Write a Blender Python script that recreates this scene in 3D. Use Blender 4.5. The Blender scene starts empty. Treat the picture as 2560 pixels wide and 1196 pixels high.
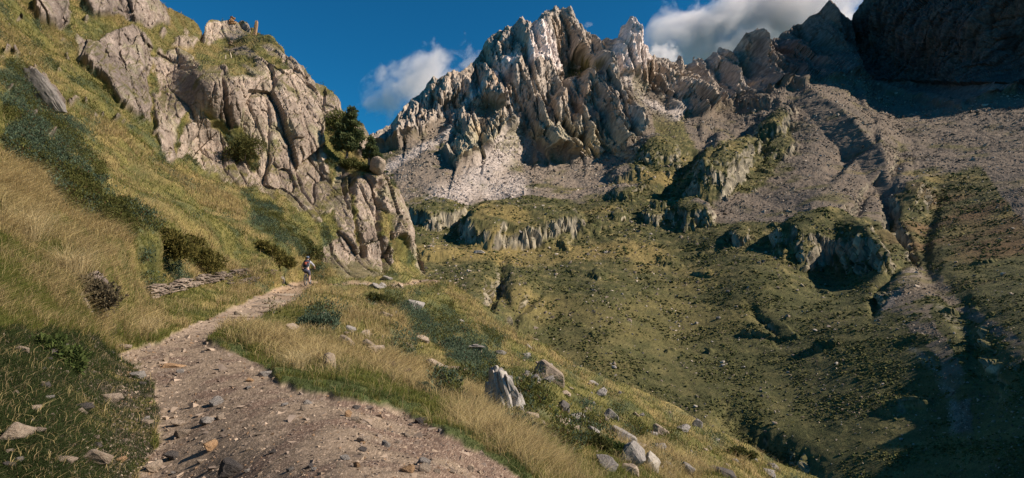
import bpy, math, random, time
import numpy as np
from mathutils import Vector, Matrix, Euler
T0 = time.time()
random.seed(7)
rng = np.random.default_rng(11)
C = bpy.context.scene.collection
# ------------------------------------------------------------------ camera, world, sun
F = 1421.0; HX = 1280.0; HY = 650.0; CZ = 1.6      # focal length and horizon in photo pixels (2560 wide)
cam_d = bpy.data.cameras.new('camera'); cam = bpy.data.objects.new('camera', cam_d); C.objects.link(cam)
cam_d.sensor_width = 36; cam_d.lens = 36 * F / 2560; cam_d.shift_y = (HY - 598) / 2560
cam_d.clip_start = 0.05; cam_d.clip_end = 30000
cam.location = (0, 0, CZ); cam.rotation_euler = (math.radians(90), 0, 0)
bpy.context.scene.camera = cam
vs = bpy.context.scene.view_settings
vs.view_transform = 'Standard'; vs.look = 'None'; vs.gamma = 1; vs.use_curve_mapping = False; vs.exposure = 0.58
SUN_AZ = 99.0; SUN_EL = 36.0                      # azimuth clockwise from +Y
sa, se = math.radians(SUN_AZ), math.radians(SUN_EL)
SUN = Vector((math.sin(sa) * math.cos(se), math.cos(sa) * math.cos(se), math.sin(se)))
sd = bpy.data.lights.new('sun', 'SUN'); so = bpy.data.objects.new('sun', sd); C.objects.link(so)
sd.energy = 5.0; sd.angle = math.radians(0.5); sd.color = (1.0, 0.85, 0.70)
so.rotation_euler = (-SUN).to_track_quat('-Z', 'Y').to_euler()
W = bpy.data.worlds.new('World'); bpy.context.scene.world = W; W.use_nodes = True
nt = W.node_tree; bg = nt.nodes['Background']
sky = nt.nodes.new('ShaderNodeTexSky'); sky.sky_type = 'NISHITA'; sky.sun_disc = False
sky.sun_elevation = se; sky.sun_rotation = sa; sky.altitude = 2200; sky.air_density = 1.0; sky.dust_density = 0.3; sky.ozone_density = 2.5
bg.inputs['Strength'].default_value = 0.060
tint = nt.nodes.new('ShaderNodeMix'); tint.data_type = 'RGBA'; tint.blend_type = 'MULTIPLY'
tint.inputs[0].default_value = 1.0; tint.inputs[7].default_value = (0.10, 0.80, 1.08, 1)
nt.links.new(sky.outputs[0], tint.inputs[6]); nt.links.new(tint.outputs[2], bg.inputs['Color'])
bpy.context.scene.cycles.max_bounces = 4; bpy.context.scene.cycles.diffuse_bounces = 2
bpy.context.scene.cycles.volume_bounces = 6; bpy.context.scene.cycles.transparent_max_bounces = 8

# ------------------------------------------------------------------ noise in numpy
_g = np.random.default_rng(3).normal(size=(256, 3)); _g /= np.linalg.norm(_g, axis=1)[:, None]
_G = _g.astype(np.float32)
def _hash(ix, iy, iz, seed):
    n = (ix * 73856093) ^ (iy * 19349663) ^ (iz * 83492791) ^ (seed * 2654435761 & 0x7fffffff)
    n = n & 0xffffffff
    n = ((n >> 16) ^ n) * 0x45d9f3b & 0xffffffff
    n = ((n >> 16) ^ n) * 0x45d9f3b & 0xffffffff
    return (n >> 16) ^ n
def perlin(x, y, z, seed=0):
    x = np.asarray(x, np.float64); y = np.broadcast_to(y, x.shape); z = np.broadcast_to(z, x.shape)
    xi = np.floor(x).astype(np.int64); yi = np.floor(y).astype(np.int64); zi = np.floor(z).astype(np.int64)
    fx = (x - xi).astype(np.float32); fy = (y - yi).astype(np.float32); fz = (z - zi).astype(np.float32)
    u = fx*fx*fx*(fx*(fx*6-15)+10); v = fy*fy*fy*(fy*(fy*6-15)+10); w = fz*fz*fz*(fz*(fz*6-15)+10)
    out = 0
    for a in (0, 1):
        for b in (0, 1):
            for c in (0, 1):
                g = _G[_hash(xi+a, yi+b, zi+c, seed) & 255]
                d = g[..., 0]*(fx-a) + g[..., 1]*(fy-b) + g[..., 2]*(fz-c)
                out = out + d*(u if a else 1-u)*(v if b else 1-v)*(w if c else 1-w)
    return out * 1.6
VALID = None
def _masked(f):
    def g(x, y, z, *a, **k):
        if VALID is None or np.shape(x) != VALID.shape: return f(x, y, z, *a, **k)
        m = VALID; zz = np.broadcast_to(z, m.shape)[m]; r = f(x[m], np.broadcast_to(y, m.shape)[m], zz, *a, **k)
        if isinstance(r, tuple):
            out = []
            for q in r: o_ = np.zeros(m.shape, np.float32); o_[m] = q; out.append(o_)
            return tuple(out)
        o_ = np.zeros(m.shape, np.float32); o_[m] = r; return o_
    return g
perlin = _masked(perlin)
def fbm(x, y, z, seed=0, oct=4, lac=2.03, gain=0.5):
    s = 0; a = 1.0; n = 0
    for o in range(oct):
        s = s + a*perlin(x, y, z, seed+o*17); n += a
        x = x*lac; y = y*lac; z = z*lac; a *= gain
    return s / n
def ridged(x, y, z, seed=0, oct=4, lac=2.1, gain=0.55):
    s = 0; a = 1.0; n = 0
    for o in range(oct):
        s = s + a*(1 - 2*np.abs(perlin(x, y, z, seed+o*31))); n += a
        x = x*lac; y = y*lac; z = z*lac; a *= gain
    return s / n
def voro(x, y, z, seed=0, l1=False):
    """F1, F2, tilt value and random value of the nearest cell"""
    xi = np.floor(x).astype(np.int64); yi = np.floor(y).astype(np.int64); zi = np.floor(z).astype(np.int64)
    f1 = np.full(x.shape, 9.0, np.float32); f2 = f1.copy(); r0 = np.zeros(x.shape, np.float32); tl = r0.copy()
    for a in (-1, 0, 1):
        for b in (-1, 0, 1):
            for c in (-1, 0, 1):
                h = _hash(xi+a, yi+b, zi+c, seed)
                jx = (h & 1023)/1023.; jy = ((h >> 10) & 1023)/1023.; jz = ((h >> 20) & 1023)/1023.
                dx = (xi+a+jx-x).astype(np.float32); dy = (yi+b+jy-y).astype(np.float32); dz = (zi+c+jz-z).astype(np.float32)
                d = np.abs(dx+.35*dz)+.3*np.abs(dy)+.62*np.abs(dz-.25*dx) if l1 else dx*dx+dy*dy+dz*dz
                g = _G[(h >> 5) & 255]
                m = d < f1
                f2 = np.where(m, f1, np.minimum(f2, d)); f1 = np.where(m, d, f1)
                r0 = np.where(m, ((h >> 3) & 511)/511., r0).astype(np.float32)
                tl = np.where(m, dx*g[..., 0]+dy*g[..., 1]+dz*g[..., 2], tl)
    return (f1, f2, tl, r0) if l1 else (np.sqrt(f1), np.sqrt(f2), tl, r0)
voro = _masked(voro)
def rocky(S, size, an=3.0, seed=0, warp=0.35):
    """blocky jointed rock relief, about -1..1; S = (along strike, down dip, height)"""
    x, y, z = S[..., 0]/size, S[..., 1]/(size*an), S[..., 2]/(size*an)
    w = warp
    wx = perlin(x*.9, y*.9, z*1.8, seed+1)*w; wy = perlin(x*.9, y*.9, z*1.8, seed+2)*w
    f1, f2, tl, r = voro(x+wx, y+wy, z+wx*.5, seed)
    crack = np.clip(1-(f2-f1)*5, 0, 1)
    return (r-0.5)*1.1 + tl*0.9 - crack*0.35
def rocky2(S, size, an, seed, warp=.12):
    x, y, z = S[..., 0]/size, S[..., 1]/(size*an), S[..., 2]/(size*an)
    wx = fbm(x*1.1, y*1.1, z*1.1, seed+1, 3)*warp; wz = perlin(x*.9, y*.9, z*1.8, seed+2)*warp
    f1, f2, tl, r = voro(x+wx, y+wz, z+wz, seed)
    return (r-.5)*1.3 + tl*.55 - np.clip(1-(f2-f1)*9, 0, 1)*.55
def spur(S, size, an=4.0, seed=0, warp=.3):
    """sharp-edged spurs: cones meeting in V-shaped clefts"""
    x, y, z = S[..., 0]/size, S[..., 1]/(size*an), S[..., 2]/(size*an)
    wx = fbm(x*.7, y*.7, z*.7, seed+1, 2)*warp*1.6; wz = perlin(x*.8, y*.8, z*.8, seed+2)*warp
    f1, f2, tl, r = voro(x+wx, y, z+wz, seed, True)
    return (.75-f1)*1.5 + np.minimum(f2-f1, .5)*.5 + (r-.5)*.7 + tl*.25
def strike(P, ang):
    c, s = math.cos(math.radians(ang)), math.sin(math.radians(ang))
    return np.stack([P[..., 0]*c+P[..., 1]*s, -P[..., 0]*s+P[..., 1]*c, P[..., 2]], -1)
def sstep(a, b, x):
    t = np.clip((x-a)/(b-a), 0, 1); return t*t*(3-2*t)
def tps(pts, vals, X, Y, sm=0.0):
    p = np.array(pts, float)/500; v = np.array(vals, float); n = len(p)
    def k(r2): return r2*np.log(r2+1e-9)*.5
    K = k(((p[:, None]-p[None])**2).sum(-1)) + np.eye(n)*sm
    A = np.zeros((n+3, n+3)); A[:n, :n] = K; A[:n, n] = 1; A[:n, n+1:] = p; A[n, :n] = 1; A[n+1:, :n] = p.T
    sol = np.linalg.solve(A, np.concatenate([v, [0, 0, 0]]))
    out = sol[n] + sol[n+1]*X/500 + sol[n+2]*Y/500
    for i in range(n):
        out = out + sol[i]*k((X/500-p[i, 0])**2+(Y/500-p[i, 1])**2)
    return out
def inpoly(X, Y, poly):
    m = np.zeros(X.shape, bool); n = len(poly)
    for i in range(n):
        x0, y0 = poly[i]; x1, y1 = poly[(i+1) % n]
        if y0 == y1: continue
        c = ((y0 > Y) != (y1 > Y)) & (X < (x1-x0)*(Y-y0)/(y1-y0)+x0)
        m ^= c
    return m
def segdist(X, Y, line):
    """distance to a polyline, signed side, parameter 0..1 along it"""
    best = np.full(X.shape, 1e9); side = np.zeros(X.shape); par = np.zeros(X.shape)
    n = len(line)-1
    for i in range(n):
        x0, y0 = line[i]; x1, y1 = line[i+1]; dx, dy = x1-x0, y1-y0; L = dx*dx+dy*dy
        t = np.clip(((X-x0)*dx+(Y-y0)*dy)/L, 0, 1)
        d = np.hypot(X-x0-t*dx, Y-y0-t*dy); m = d < best
        best = np.where(m, d, best); side = np.where(m, (((X-x0)*dy-(Y-y0)*dx)/math.sqrt(L)).astype(float), side); par = np.where(m, (i+t)/n, par)
    return best, side, par
def unproj(X, Y, D):
    return np.stack([(X-HX)/F*D, D, CZ+(HY-Y)/F*D], -1)
def pt(px, py, d): return Vector(((px-HX)/F*d, d, CZ+(HY-py)/F*d))
def gnorm(P):
    a = np.gradient(P, axis=0); b = np.gradient(P, axis=1)
    n = np.cross(b, a); n /= np.linalg.norm(n, axis=-1)[..., None]+1e-12
    return n
# ------------------------------------------------------------------ object helpers
def tag(o, label=None, cat=None, group=None, kind=None):
    if label: o['label'] = label
    if cat: o['category'] = cat
    if group: o['group'] = group
    if kind: o['kind'] = kind
    return o
def mesh_np(name, V, faces, col=None, mat=None, parent=None, smooth=False, k=None):
    """faces: array (n,k)"""
    me = bpy.data.meshes.new(name); V = np.ascontiguousarray(V, np.float32); faces = np.ascontiguousarray(faces, np.int32)
    nf, k = faces.shape
    me.vertices.add(len(V)); me.vertices.foreach_set('co', V.ravel())
    me.loops.add(nf*k); me.loops.foreach_set('vertex_index', faces.ravel())
    me.polygons.add(nf); me.polygons.foreach_set('loop_start', np.arange(0, nf*k, k, dtype=np.int32))
    me.polygons.foreach_set('loop_total', np.full(nf, k, np.int32))
    me.polygons.foreach_set('use_smooth', np.full(nf, smooth, bool))
    me.update(calc_edges=True)
    if col is not None:
        at = me.color_attributes.new('Col', 'FLOAT_COLOR', 'POINT')
        c = np.ones((len(V), 4), np.float32); c[:, :3] = col; at.data.foreach_set('color', c.ravel())
    if mat: me.materials.append(mat)
    o = bpy.data.objects.new(name, me); C.objects.link(o)
    if parent: o.parent = parent
    return o
def split_grid(P, col, lab, names, mats, labels=None):
    """P (r,c,3); lab per face (r-1,c-1) -> one mesh per label"""
    r, c = P.shape[:2]; idx = np.arange(r*c).reshape(r, c)
    Q = np.stack([idx[:-1, :-1], idx[:-1, 1:], idx[1:, 1:], idx[1:, :-1]], -1).reshape(-1, 4)
    Pf = P.reshape(-1, 3); cf = col.reshape(-1, 3); lf = lab.ravel(); out = {}
    for k, nm in enumerate(names):
        q = Q[lf == k]
        if len(q) == 0: continue
        u, inv = np.unique(q, return_inverse=True)
        o = mesh_np(nm, Pf[u], inv.reshape(-1, 4), cf[u], mats[k], smooth=False)
        tag(o, kind='structure'); out[nm] = o
    return out
def mat_terrain(name, nscale, amp=0.35, bump=0.3, bdist=0.05, stretch=(1, 1, 1), fine=8.0, rough=0.95):
    m = bpy.data.materials.new(name); m.use_nodes = True; t = m.node_tree; b = t.nodes['Principled BSDF']
    b.inputs['Roughness'].default_value = rough; b.inputs['Specular IOR Level'].default_value = 0.15
    at = t.nodes.new('ShaderNodeAttribute'); at.attribute_name = 'Col'
    tc = t.nodes.new('ShaderNodeTexCoord'); mp = t.nodes.new('ShaderNodeMapping'); mp.inputs['Scale'].default_value = stretch
    t.links.new(tc.outputs['Object'], mp.inputs[0])
    n1 = t.nodes.new('ShaderNodeTexNoise'); n1.inputs['Scale'].default_value = nscale; n1.inputs['Detail'].default_value = 8; n1.inputs['Roughness'].default_value = 0.68
    t.links.new(mp.outputs[0], n1.inputs['Vector'])
    mr = t.nodes.new('ShaderNodeMapRange'); mr.inputs[1].default_value = 0.25; mr.inputs[2].default_value = 0.75
    mr.inputs[3].default_value = 1-amp; mr.inputs[4].default_value = 1+amp
    t.links.new(n1.outputs[0], mr.inputs[0])
    mx = t.nodes.new('ShaderNodeVectorMath'); mx.operation = 'SCALE'
    t.links.new(at.outputs['Color'], mx.inputs[0]); t.links.new(mr.outputs[0], mx.inputs['Scale'])
    t.links.new(mx.outputs[0], b.inputs['Base Color'])
    bp = t.nodes.new('ShaderNodeBump'); bp.inputs['Strength'].default_value = bump; bp.inputs['Distance'].default_value = bdist
    n2 = t.nodes.new('ShaderNodeTexNoise'); n2.inputs['Scale'].default_value = nscale*fine/4; n2.inputs['Detail'].default_value = 6; n2.inputs['Roughness'].default_value = 0.7
    t.links.new(mp.outputs[0], n2.inputs['Vector']); t.links.new(n2.outputs[0], bp.inputs['Height']); t.links.new(bp.outputs[0], b.inputs['Normal'])
    return m
def mixc(a, b, t):
    return a*(1-t[..., None]) + b*t[..., None]
def rgb(*c): return np.array(c, float)

# ------------------------------------------------------------------ far terrain: valley, moraine, peaks
SKY = [(700,420),(850,380),(920,352),(945,342),(960,330),(985,305),(1000,290),(1022,262),(1040,245),(1060,228),(1075,212),(1090,205),(1100,215),(1112,212),(1140,204),(1165,190),(1178,172),(1190,150),(1200,130),(1212,112),(1225,102),(1250,88),(1275,84),(1290,74),(1303,58),(1310,66),(1318,68),(1328,84),(1338,80),(1345,70),(1355,52),(1364,36),(1371,48),(1378,46),(1386,34),(1394,46),(1402,44),(1412,52),(1420,55),(1432,75),(1445,78),(1460,85),(1475,86),(1490,98),(1500,108),(1512,102),(1522,108),(1532,122),(1538,104),(1544,84),(1552,86),(1560,72),(1568,80),(1576,78),(1586,100),(1596,108),(1605,135),(1618,152),(1630,148),(1640,158),(1652,170),(1662,160),(1670,172),(1679,168),(1685,152),(1692,166),(1705,170),(1720,170),(1728,146),(1733,158),(1739,150),(1746,166),(1757,160),(1766,148),(1773,154),(1782,134),(1790,142),(1800,150),(1812,136),(1820,142),(1830,124),(1838,108),(1848,114),(1858,106),(1870,113),(1880,110),(1890,126),(1900,128),(1907,116),(1918,112),(1925,102),(1940,100),(1950,86),(1964,84),(1978,68),(1990,72),(2000,60),(2012,60),(2022,46),(2031,34),(2040,52),(2056,50),(2070,57),(2090,62),(2102,72),(2115,70),(2122,52),(2132,34),(2150,10),(2175,-20),(2250,-110),(2400,-190),(2560,-225),(2800,-110),(3000,40),(3400,180),(3900,260)]
FARC = [ # px, py, distance
(700,420,1000),(700,700,420),(850,380,1050),(850,560,500),(945,342,1080),(1090,205,1240),(1090,300,1140),(960,430,880),(1000,500,640),(1040,560,520),(1120,515,600),(1200,420,930),(1200,320,1100),(1165,190,1290),
(1303,58,1430),(1366,36,1460),(1350,130,1380),(1350,210,1290),(1350,300,1180),(1350,390,1040),(1300,480,760),(1300,520,640),(1300,610,500),(1300,640,455),(1100,640,430),(1100,700,330),
(1500,108,1420),(1450,180,1390),(1500,210,1240),(1520,330,1110),(1500,400,1000),(1565,72,1350),(1565,200,1280),(1650,270,1200),(1700,166,1480),(1700,240,1380),(1750,290,1220),(1845,112,1520),(1900,200,1390),(2033,44,1580),(2030,190,1410),(1850,262,1280),
(2000,235,1130),(1950,350,880),(1800,400,800),(1700,450,730),(1600,520,610),(1500,560,545),(1700,560,530),(1800,560,500),(1900,500,590),(2100,400,740),(2100,300,930),(2300,310,900),(1700,340,980),
(2300,240,1180),(2130,200,1420),(2300,100,1270),(2300,-50,1395),(2200,30,1470),(2450,100,1090),(2450,-100,1205),(2560,230,950),(2560,0,1050),(2560,-220,1180),(2800,200,800),(2800,-100,960),(3000,220,690),(3000,50,780),(3400,250,570),(3400,180,600),(3900,300,470),
(2560,290,800),(2400,400,640),(2560,400,570),(2200,450,610),(2560,500,400),(2300,560,440),(2050,560,430),(2100,680,365),(1900,700,330),(2560,650,250),(2200,650,330),(2300,800,195),(2560,800,150),(2100,800,235),(1900,800,270),(1700,800,300),(1700,650,430),(1500,640,450),(1500,700,360),(1500,900,225),(1350,850,255),(1250,760,280),(1700,1020,178),(2000,1000,172),(2300,1000,142),(2560,1000,112),(1800,1100,148),(2560,1196,88),(2200,1196,113),(1900,1250,125),(2560,1500,62),(2000,1500,92),(3000,720,122),(3200,520,120),(3400,440,116),(3600,400,116),(3400,360,220),(3200,400,260),(3400,800,85),(3400,1200,55),(3000,1100,80)]  # off-frame shoulder at far right raised to shade the lower right valley
xs = np.concatenate([np.linspace(800, 930, 30)[:-1], np.arange(930, 2640, 2.1), np.linspace(2640, 3900, 160)[1:]])
skx, sky_ = np.array(SKY, float).T
ytop = np.interp(xs, skx, sky_)
NX, NY = [], []
NEARTOP = [(-900,-420),(-300,-360),(0,-260),(300,-60),(380,0),(440,28),(480,48),(497,64),(504,88),(509,84),(514,62),(520,52),(540,52),(560,50),(600,58),(625,70),(650,84),(680,97),(705,118),(720,140),(752,165),(775,186),(790,206),(812,214),(830,232),(845,250),(852,275),(866,300),(885,312),(905,322),(918,350),(930,385),(945,428),(955,440),(972,455),(990,478),(1005,500),(1015,530),(1028,565),(1035,592),(1042,630),(1046,662),(1062,690),(1090,701),(1110,703),(1135,712),(1165,738),(1200,764),(1250,800),(1290,828),(1330,850),(1370,872),(1410,892),(1450,912),(1500,940),(1550,962),(1600,987),(1650,1010),(1700,1036),(1750,1062),(1800,1090),(1850,1113),(1900,1140),(1950,1166),(2000,1192),(2100,1240),(2300,1340),(2600,1480)]
nx_, ny_ = np.array(NEARTOP, float).T
ybot = np.interp(xs, nx_, ny_) + 130
CAP = 70.0
rows = np.concatenate([np.linspace(1500, 1200, 40)[:-1], np.arange(1200, 30, -2.1), np.linspace(29, -330, 90)])
PX = np.broadcast_to(xs, (len(rows), len(xs))).copy(); PYr = np.broadcast_to(rows[:, None], PX.shape)
sk = np.clip(ytop[None]-PYr, 0, CAP); PY = np.maximum(PYr, ytop[None])
VALID = (PYr > ytop[None]-CAP-6) & (PYr < ybot[None]+8)
fc = np.array(FARC, float)
FARD = lambda X, Y: np.exp(tps(fc[:, :2], np.log(fc[:, 2]), X, Y, 1e-4))
def on_valid(f):
    o_ = np.full(PX.shape, 1.0); o_[VALID] = f(PX[VALID], PY[VALID]); return o_
D = on_valid(FARD)
P = unproj(PX, PY, D)
def fold(P, D, sk, a, b):      # beyond the skyline the surface bends over and goes down behind
    P = P.copy(); P[..., 0] *= 1+a*sk; P[..., 1] *= 1+a*sk
    P[..., 2] -= D*b*sk**1.25; return P
P = fold(P, D, sk, .0022, .0005)
SC = D/1421.0*2.5          # metres per rendered pixel
# large shapes: domes (cx, cy, rx, ry, height m, sharpness)
def dome(cx, cy, rx, ry, h, rot=0, edge=0.45, wob=0.18, seed=0):
    c, s = math.cos(math.radians(rot)), math.sin(math.radians(rot))
    dx, dy = PX-cx, PY-cy
    u = (dx*c+dy*s)/rx; v = (-dx*s+dy*c)/ry
    v = np.where(v < 0, v*.55, v)
    r = np.hypot(u, v)*(1+wob*fbm(PX/(rx*.45)+cx, PY/(ry*.7), 0*PX, seed+5, 3)*2.4)
    e = edge+.12+.40*sstep(.1, -.5, v)
    f = 1-sstep(1-e, 1.0, r)
    return .6*h*f*(1-0.45*np.clip(r, 0, 1)**2)
up = np.zeros(PX.shape); fwd = np.zeros(PX.shape); rockm = np.zeros(PX.shape)
DOMES = [(1310,580,185,52,40,-2,.22),(1095,550,90,26,26,0,.2),(1730,548,70,30,26,0,.35),(1640,545,42,24,20,-10,.35),(2075,625,165,62,34,10,.32),
 (1850,600,40,20,14,0,.4),(1815,425,125,60,48,-38,.4),(1930,320,75,38,40,-30,.4),(1565,440,55,22,22,-10,.4),(1560,490,45,20,18,0,.4),(1640,385,70,34,26,-10,.4),(1745,480,50,25,20,0,.4),
 (1100,640,62,18,9,0,.35),(1300,755,75,80,6,-15,.5),(1190,745,60,60,5,-25,.5),(2260,500,80,44,16,0,.85),(1950,380,60,30,24,-20,.4),(1760,690,30,10,4,0,.4),(1670,658,34,12,6,10,.4),(1495,690,24,13,5,0,.4),
 (1880,260,60,20,30,0,.5),(1655,530,30,20,10,0,.3),(1550,545,26,16,9,0,.3),(1490,575,20,20,6,0,.4)]
for i, (cx, cy, rx, ry, h, rot, ed) in enumerate(DOMES):
    d_ = dome(cx, cy, rx, ry, h, rot, ed, seed=i); up += d_
# ribs and buttresses (polyline, metres, width left, width right)
RIBS = [([(1090,205),(1075,260),(1040,330)],40,18,60),([(1130,208),(1110,270),(1080,330)],34,16,50),([(1240,150),(1215,250),(1160,390)],70,16,70),([(1320,90),(1300,200),(1250,300),(1225,370)],55,16,60),
 ([(1385,36),(1345,110),(1330,150)],60,25,60),([(1420,60),(1440,120),(1450,190)],40,16,40),([(1345,120),(1372,190)],35,40,40),([(1490,205),(1515,280),(1560,375)],85,16,60),([(1560,260),(1590,330)],40,10,30),([(1455,215),(1440,300),(1430,380)],45,10,28),([(1420,230),(1385,300),(1375,370)],60,14,36),([(1330,230),(1340,300),(1335,370)],60,18,40),
 ([(1565,72),(1555,140),(1560,200)],70,24,40),([(1530,160),(1510,200)],30,20,20),([(1600,150),(1605,200)],35,10,20),([(1728,150),(1722,200)],36,8,16),([(1765,150),(1760,200)],36,10,18),([(1785,138),(1790,200)],40,10,20),([(1685,156),(1680,200)],34,8,16),([(1838,108),(1835,180)],44,12,22),([(1862,108),(1870,180)],40,12,22),([(1740,190),(1735,250),(1740,290)],70,18,40),([(1690,230),(1690,280)],40,14,22),([(1805,165),(1810,230),(1815,262)],60,18,25),([(1850,115),(1880,190),(1920,235)],60,20,30),
 ([(2033,44),(2040,130),(2085,200)],130,34,60),([(1960,100),(1950,160)],40,12,30),([(1905,120),(1900,180)],40,12,26),([(1650,165),(1640,230)],40,14,30),([(1280,330),(1260,370),(1200,412)],45,14,35),([(1480,300),(1470,350),(1465,390)],45,12,30),
 ([(2010,232),(2060,290),(2110,350),(2170,430)],58,16,80),([(2150,340),(2100,420),(2010,520)],22,14,60),([(2330,400),(2280,460)],12,14,60),([(2260,470),(2240,540)],18,40,70),([(1180,240),(1150,300),(1120,350)],40,14,35)]
for ln, A, wl, wr in RIBS:
    wx = PX+9*perlin(PX/90, PY/110, 0*PX, 77); d_, sd_, pr = segdist(wx, PY, ln)
    w = wl+(wr-wl)*sstep(-6, 6, sd_)    # right side when walking down the picture
    fwd += A*1.1*np.clip(1-d_/(w*1.7), 0, 1)*(0.45+0.55*np.sin(np.pi*np.clip(pr*0.8+0.15, 0, 1)))
GUL = [([(1255,655),(1250,700),(1225,750),(1215,790)],6,15),([(1345,740),(1310,775),(1275,800)],4,14),([(1250,700),(1280,800),(1330,850)],4,18),([(1870,760),(1900,800),(1960,860)],2.5,14),([(1180,200),(1290,320)],0,9),
 ([(2270,640),(2200,720),(2180,790)],4,14),([(2290,650),(2400,760),(2440,860),(2480,1000)],2.0,34),([(1820,1040),(1900,1100),(2020,1180)],6,34),([(2140,345),(2060,450)],9,10),([(2240,390),(2160,480),(2130,560)],6,14),([(1990,240),(1880,330),(1640,540)],16,16),
 ([(1770,350),(1700,420),(1650,500)],14,20),([(2200,470),(2220,560),(2290,640)],14,12),([(2330,480),(2300,600),(2330,700)],4,26)]
for ln, A, w in GUL:
    d_, sd_, pr = segdist(PX+8*perlin(PX/30, PY/30, 0*PX, 78), PY+5*perlin(PX/25, PY/25, 0*PX, 79), ln)
    up -= A*np.exp(-(d_/w)**2)*np.sin(np.pi*np.clip(pr*.9+.08, 0, 1))**.5
BASE = P.copy(); P[..., 2] += up; P[..., 1] -= fwd*0.8
# rock zone of the peaks: above this line it is mountain rock
FOOT = [(700,460),(945,372),(1000,372),(1060,345),(1120,300),(1150,355),(1110,385),(1130,412),(1165,425),(1195,412),(1230,395),(1270,345),(1300,330),(1330,362),(1365,395),(1420,405),(1480,402),(1540,385),(1590,350),(1612,335),(1575,290),(1520,235),(1530,215),(1600,215),(1640,240),(1690,285),(1760,298),(1800,262),(1850,258),(1905,245),(1925,225),(1990,215),(2050,222),(2100,208),(2130,200),(2200,232),(2330,262),(2400,270),(2480,245),(2560,225),(2800,190),(3000,200),(3400,240),(3900,290)]
wy = PY + 7*fbm(PX/28, PY/28, 0*PX, 5, 3)
MTN = [(700,-600)] + FOOT + [(3900,-600)]
wxx = PX + 7*fbm(PX/25, PY/25, 0*PX+3, 6, 3)
mtn = inpoly(wxx, wy, MTN)
# scree bowls within the mountain
for pl in ([(1400,175),(1440,165),(1480,190),(1500,205),(1450,225),(1420,215),(1400,230)], [(1170,270),(1270,300),(1230,330),(1180,300)]):
    mtn &= ~inpoly(wxx, wy, pl)
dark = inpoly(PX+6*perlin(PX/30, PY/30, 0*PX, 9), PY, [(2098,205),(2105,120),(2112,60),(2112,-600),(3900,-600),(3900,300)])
msm = mtn.astype(float)
def blur(a, n):
    for _ in range(n):
        a = (a + np.roll(a, 1, 0) + np.roll(a, -1, 0))/3; a = (a + np.roll(a, 1, 1) + np.roll(a, -1, 1))/3
    return a
msm = blur(msm, 3)
N = gnorm(P)
# steep bits of the domes are crags
crag = sstep(0.70, 0.52, N[..., 2]+.16*fbm(P[..., 0]/14, P[..., 1]/14, P[..., 2]/14, 45, 3)) * (~mtn)
hum = fbm(P[..., 0]/60, P[..., 1]/60, P[..., 2]/60, 41, 4)
# displacement in the mountain: ribs (vertical flutes), blocks
Sm = strike(BASE, 8.0); Sd = strike(BASE, 80.0); Sm[..., 1] = 0; Sd[..., 1] = 50.
dkw = blur(dark.astype(float), 4)[..., None]; S = Sm*(1-dkw) + Sd*dkw; S[..., 2] *= 1+1.3*dkw[..., 0]
g2 = ridged(S[..., 0]/30, S[..., 1]/260, S[..., 2]/210, 22, 3)
g3 = ridged(S[..., 0]/13+g2*.6, S[..., 1]/160, S[..., 2]/150, 23, 2)
lump = fbm(P[..., 0]/120, P[..., 1]/420, P[..., 2]/330, 24, 2)
s1 = spur(S, 75, 3.4, 141, .25); s2 = spur(S, 32, 3.6, 142, .2); s3 = spur(S, 14, 3.2, 143, .15); s4 = spur(S, 6.5, 2.4, 144, .1)
k1 = rocky2(S, 30, 2.6, 151, .1); k2 = rocky2(S, 13, 2.2, 152, .12); k3 = rocky2(S, 6, 1.8, 153, .12)
dm = msm*(40*s1 + 15*s2 + 5*s3 + 11*k1 + 6*k2 + 2.6*k3 + 2*g2 + 1.5*g3 + 32*lump)

cr = np.clip(crag*1.3, 0, 1)
dcr = cr*(2.8*rocky(BASE, 9, 1.7, 33, .15) + 2.0*rocky(BASE, 4, 1.6, 34, .15))
gr = (1-msm)*(1-cr)
dgr = gr*(np.minimum(SC*1.5, 2.5)*3.0*fbm(P[..., 0]/55, P[..., 1]/55, P[..., 2]/55, 35, 4) + np.minimum(SC, 2.0)*1.0*ridged(P[..., 0]/9, P[..., 1]/14, P[..., 2]/9, 36, 3))
# rock outcrops where noise is high on the valley slopes
on_ = fbm(P[..., 0]/26, P[..., 1]/40, P[..., 2]/26, 44, 4)
oc = np.maximum(sstep(0.28, 0.40, on_)*sstep(640, 520, PY)*sstep(2050, 1850, PX)*sstep(300, 380, PY)*sstep(1480, 1560, PX), .35*sstep(.38, .46, on_)*sstep(480, 560, PY)*sstep(1100, 1000, PY))*(1-msm)
dgr += oc*(3+3.5*np.abs(rocky(S, 13, 2.2, 37)))
HD = np.array([.12, -1, .25])*(1-dkw) + np.array([-.95, -.4, .2])*dkw
topf = .45+.55*sstep(0, 60, PYr-ytop[None]); topf = np.where(PX > 1880, topf*(.75-.3*sstep(1980, 2060, PX)), topf)
ND_ = HD*(msm*topf)[..., None] + N*(1-msm[..., None])
P = P + ND_*(dm+dcr+dgr)[..., None]
N2 = gnorm(P)
print('far geo', time.time()-T0)
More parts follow.
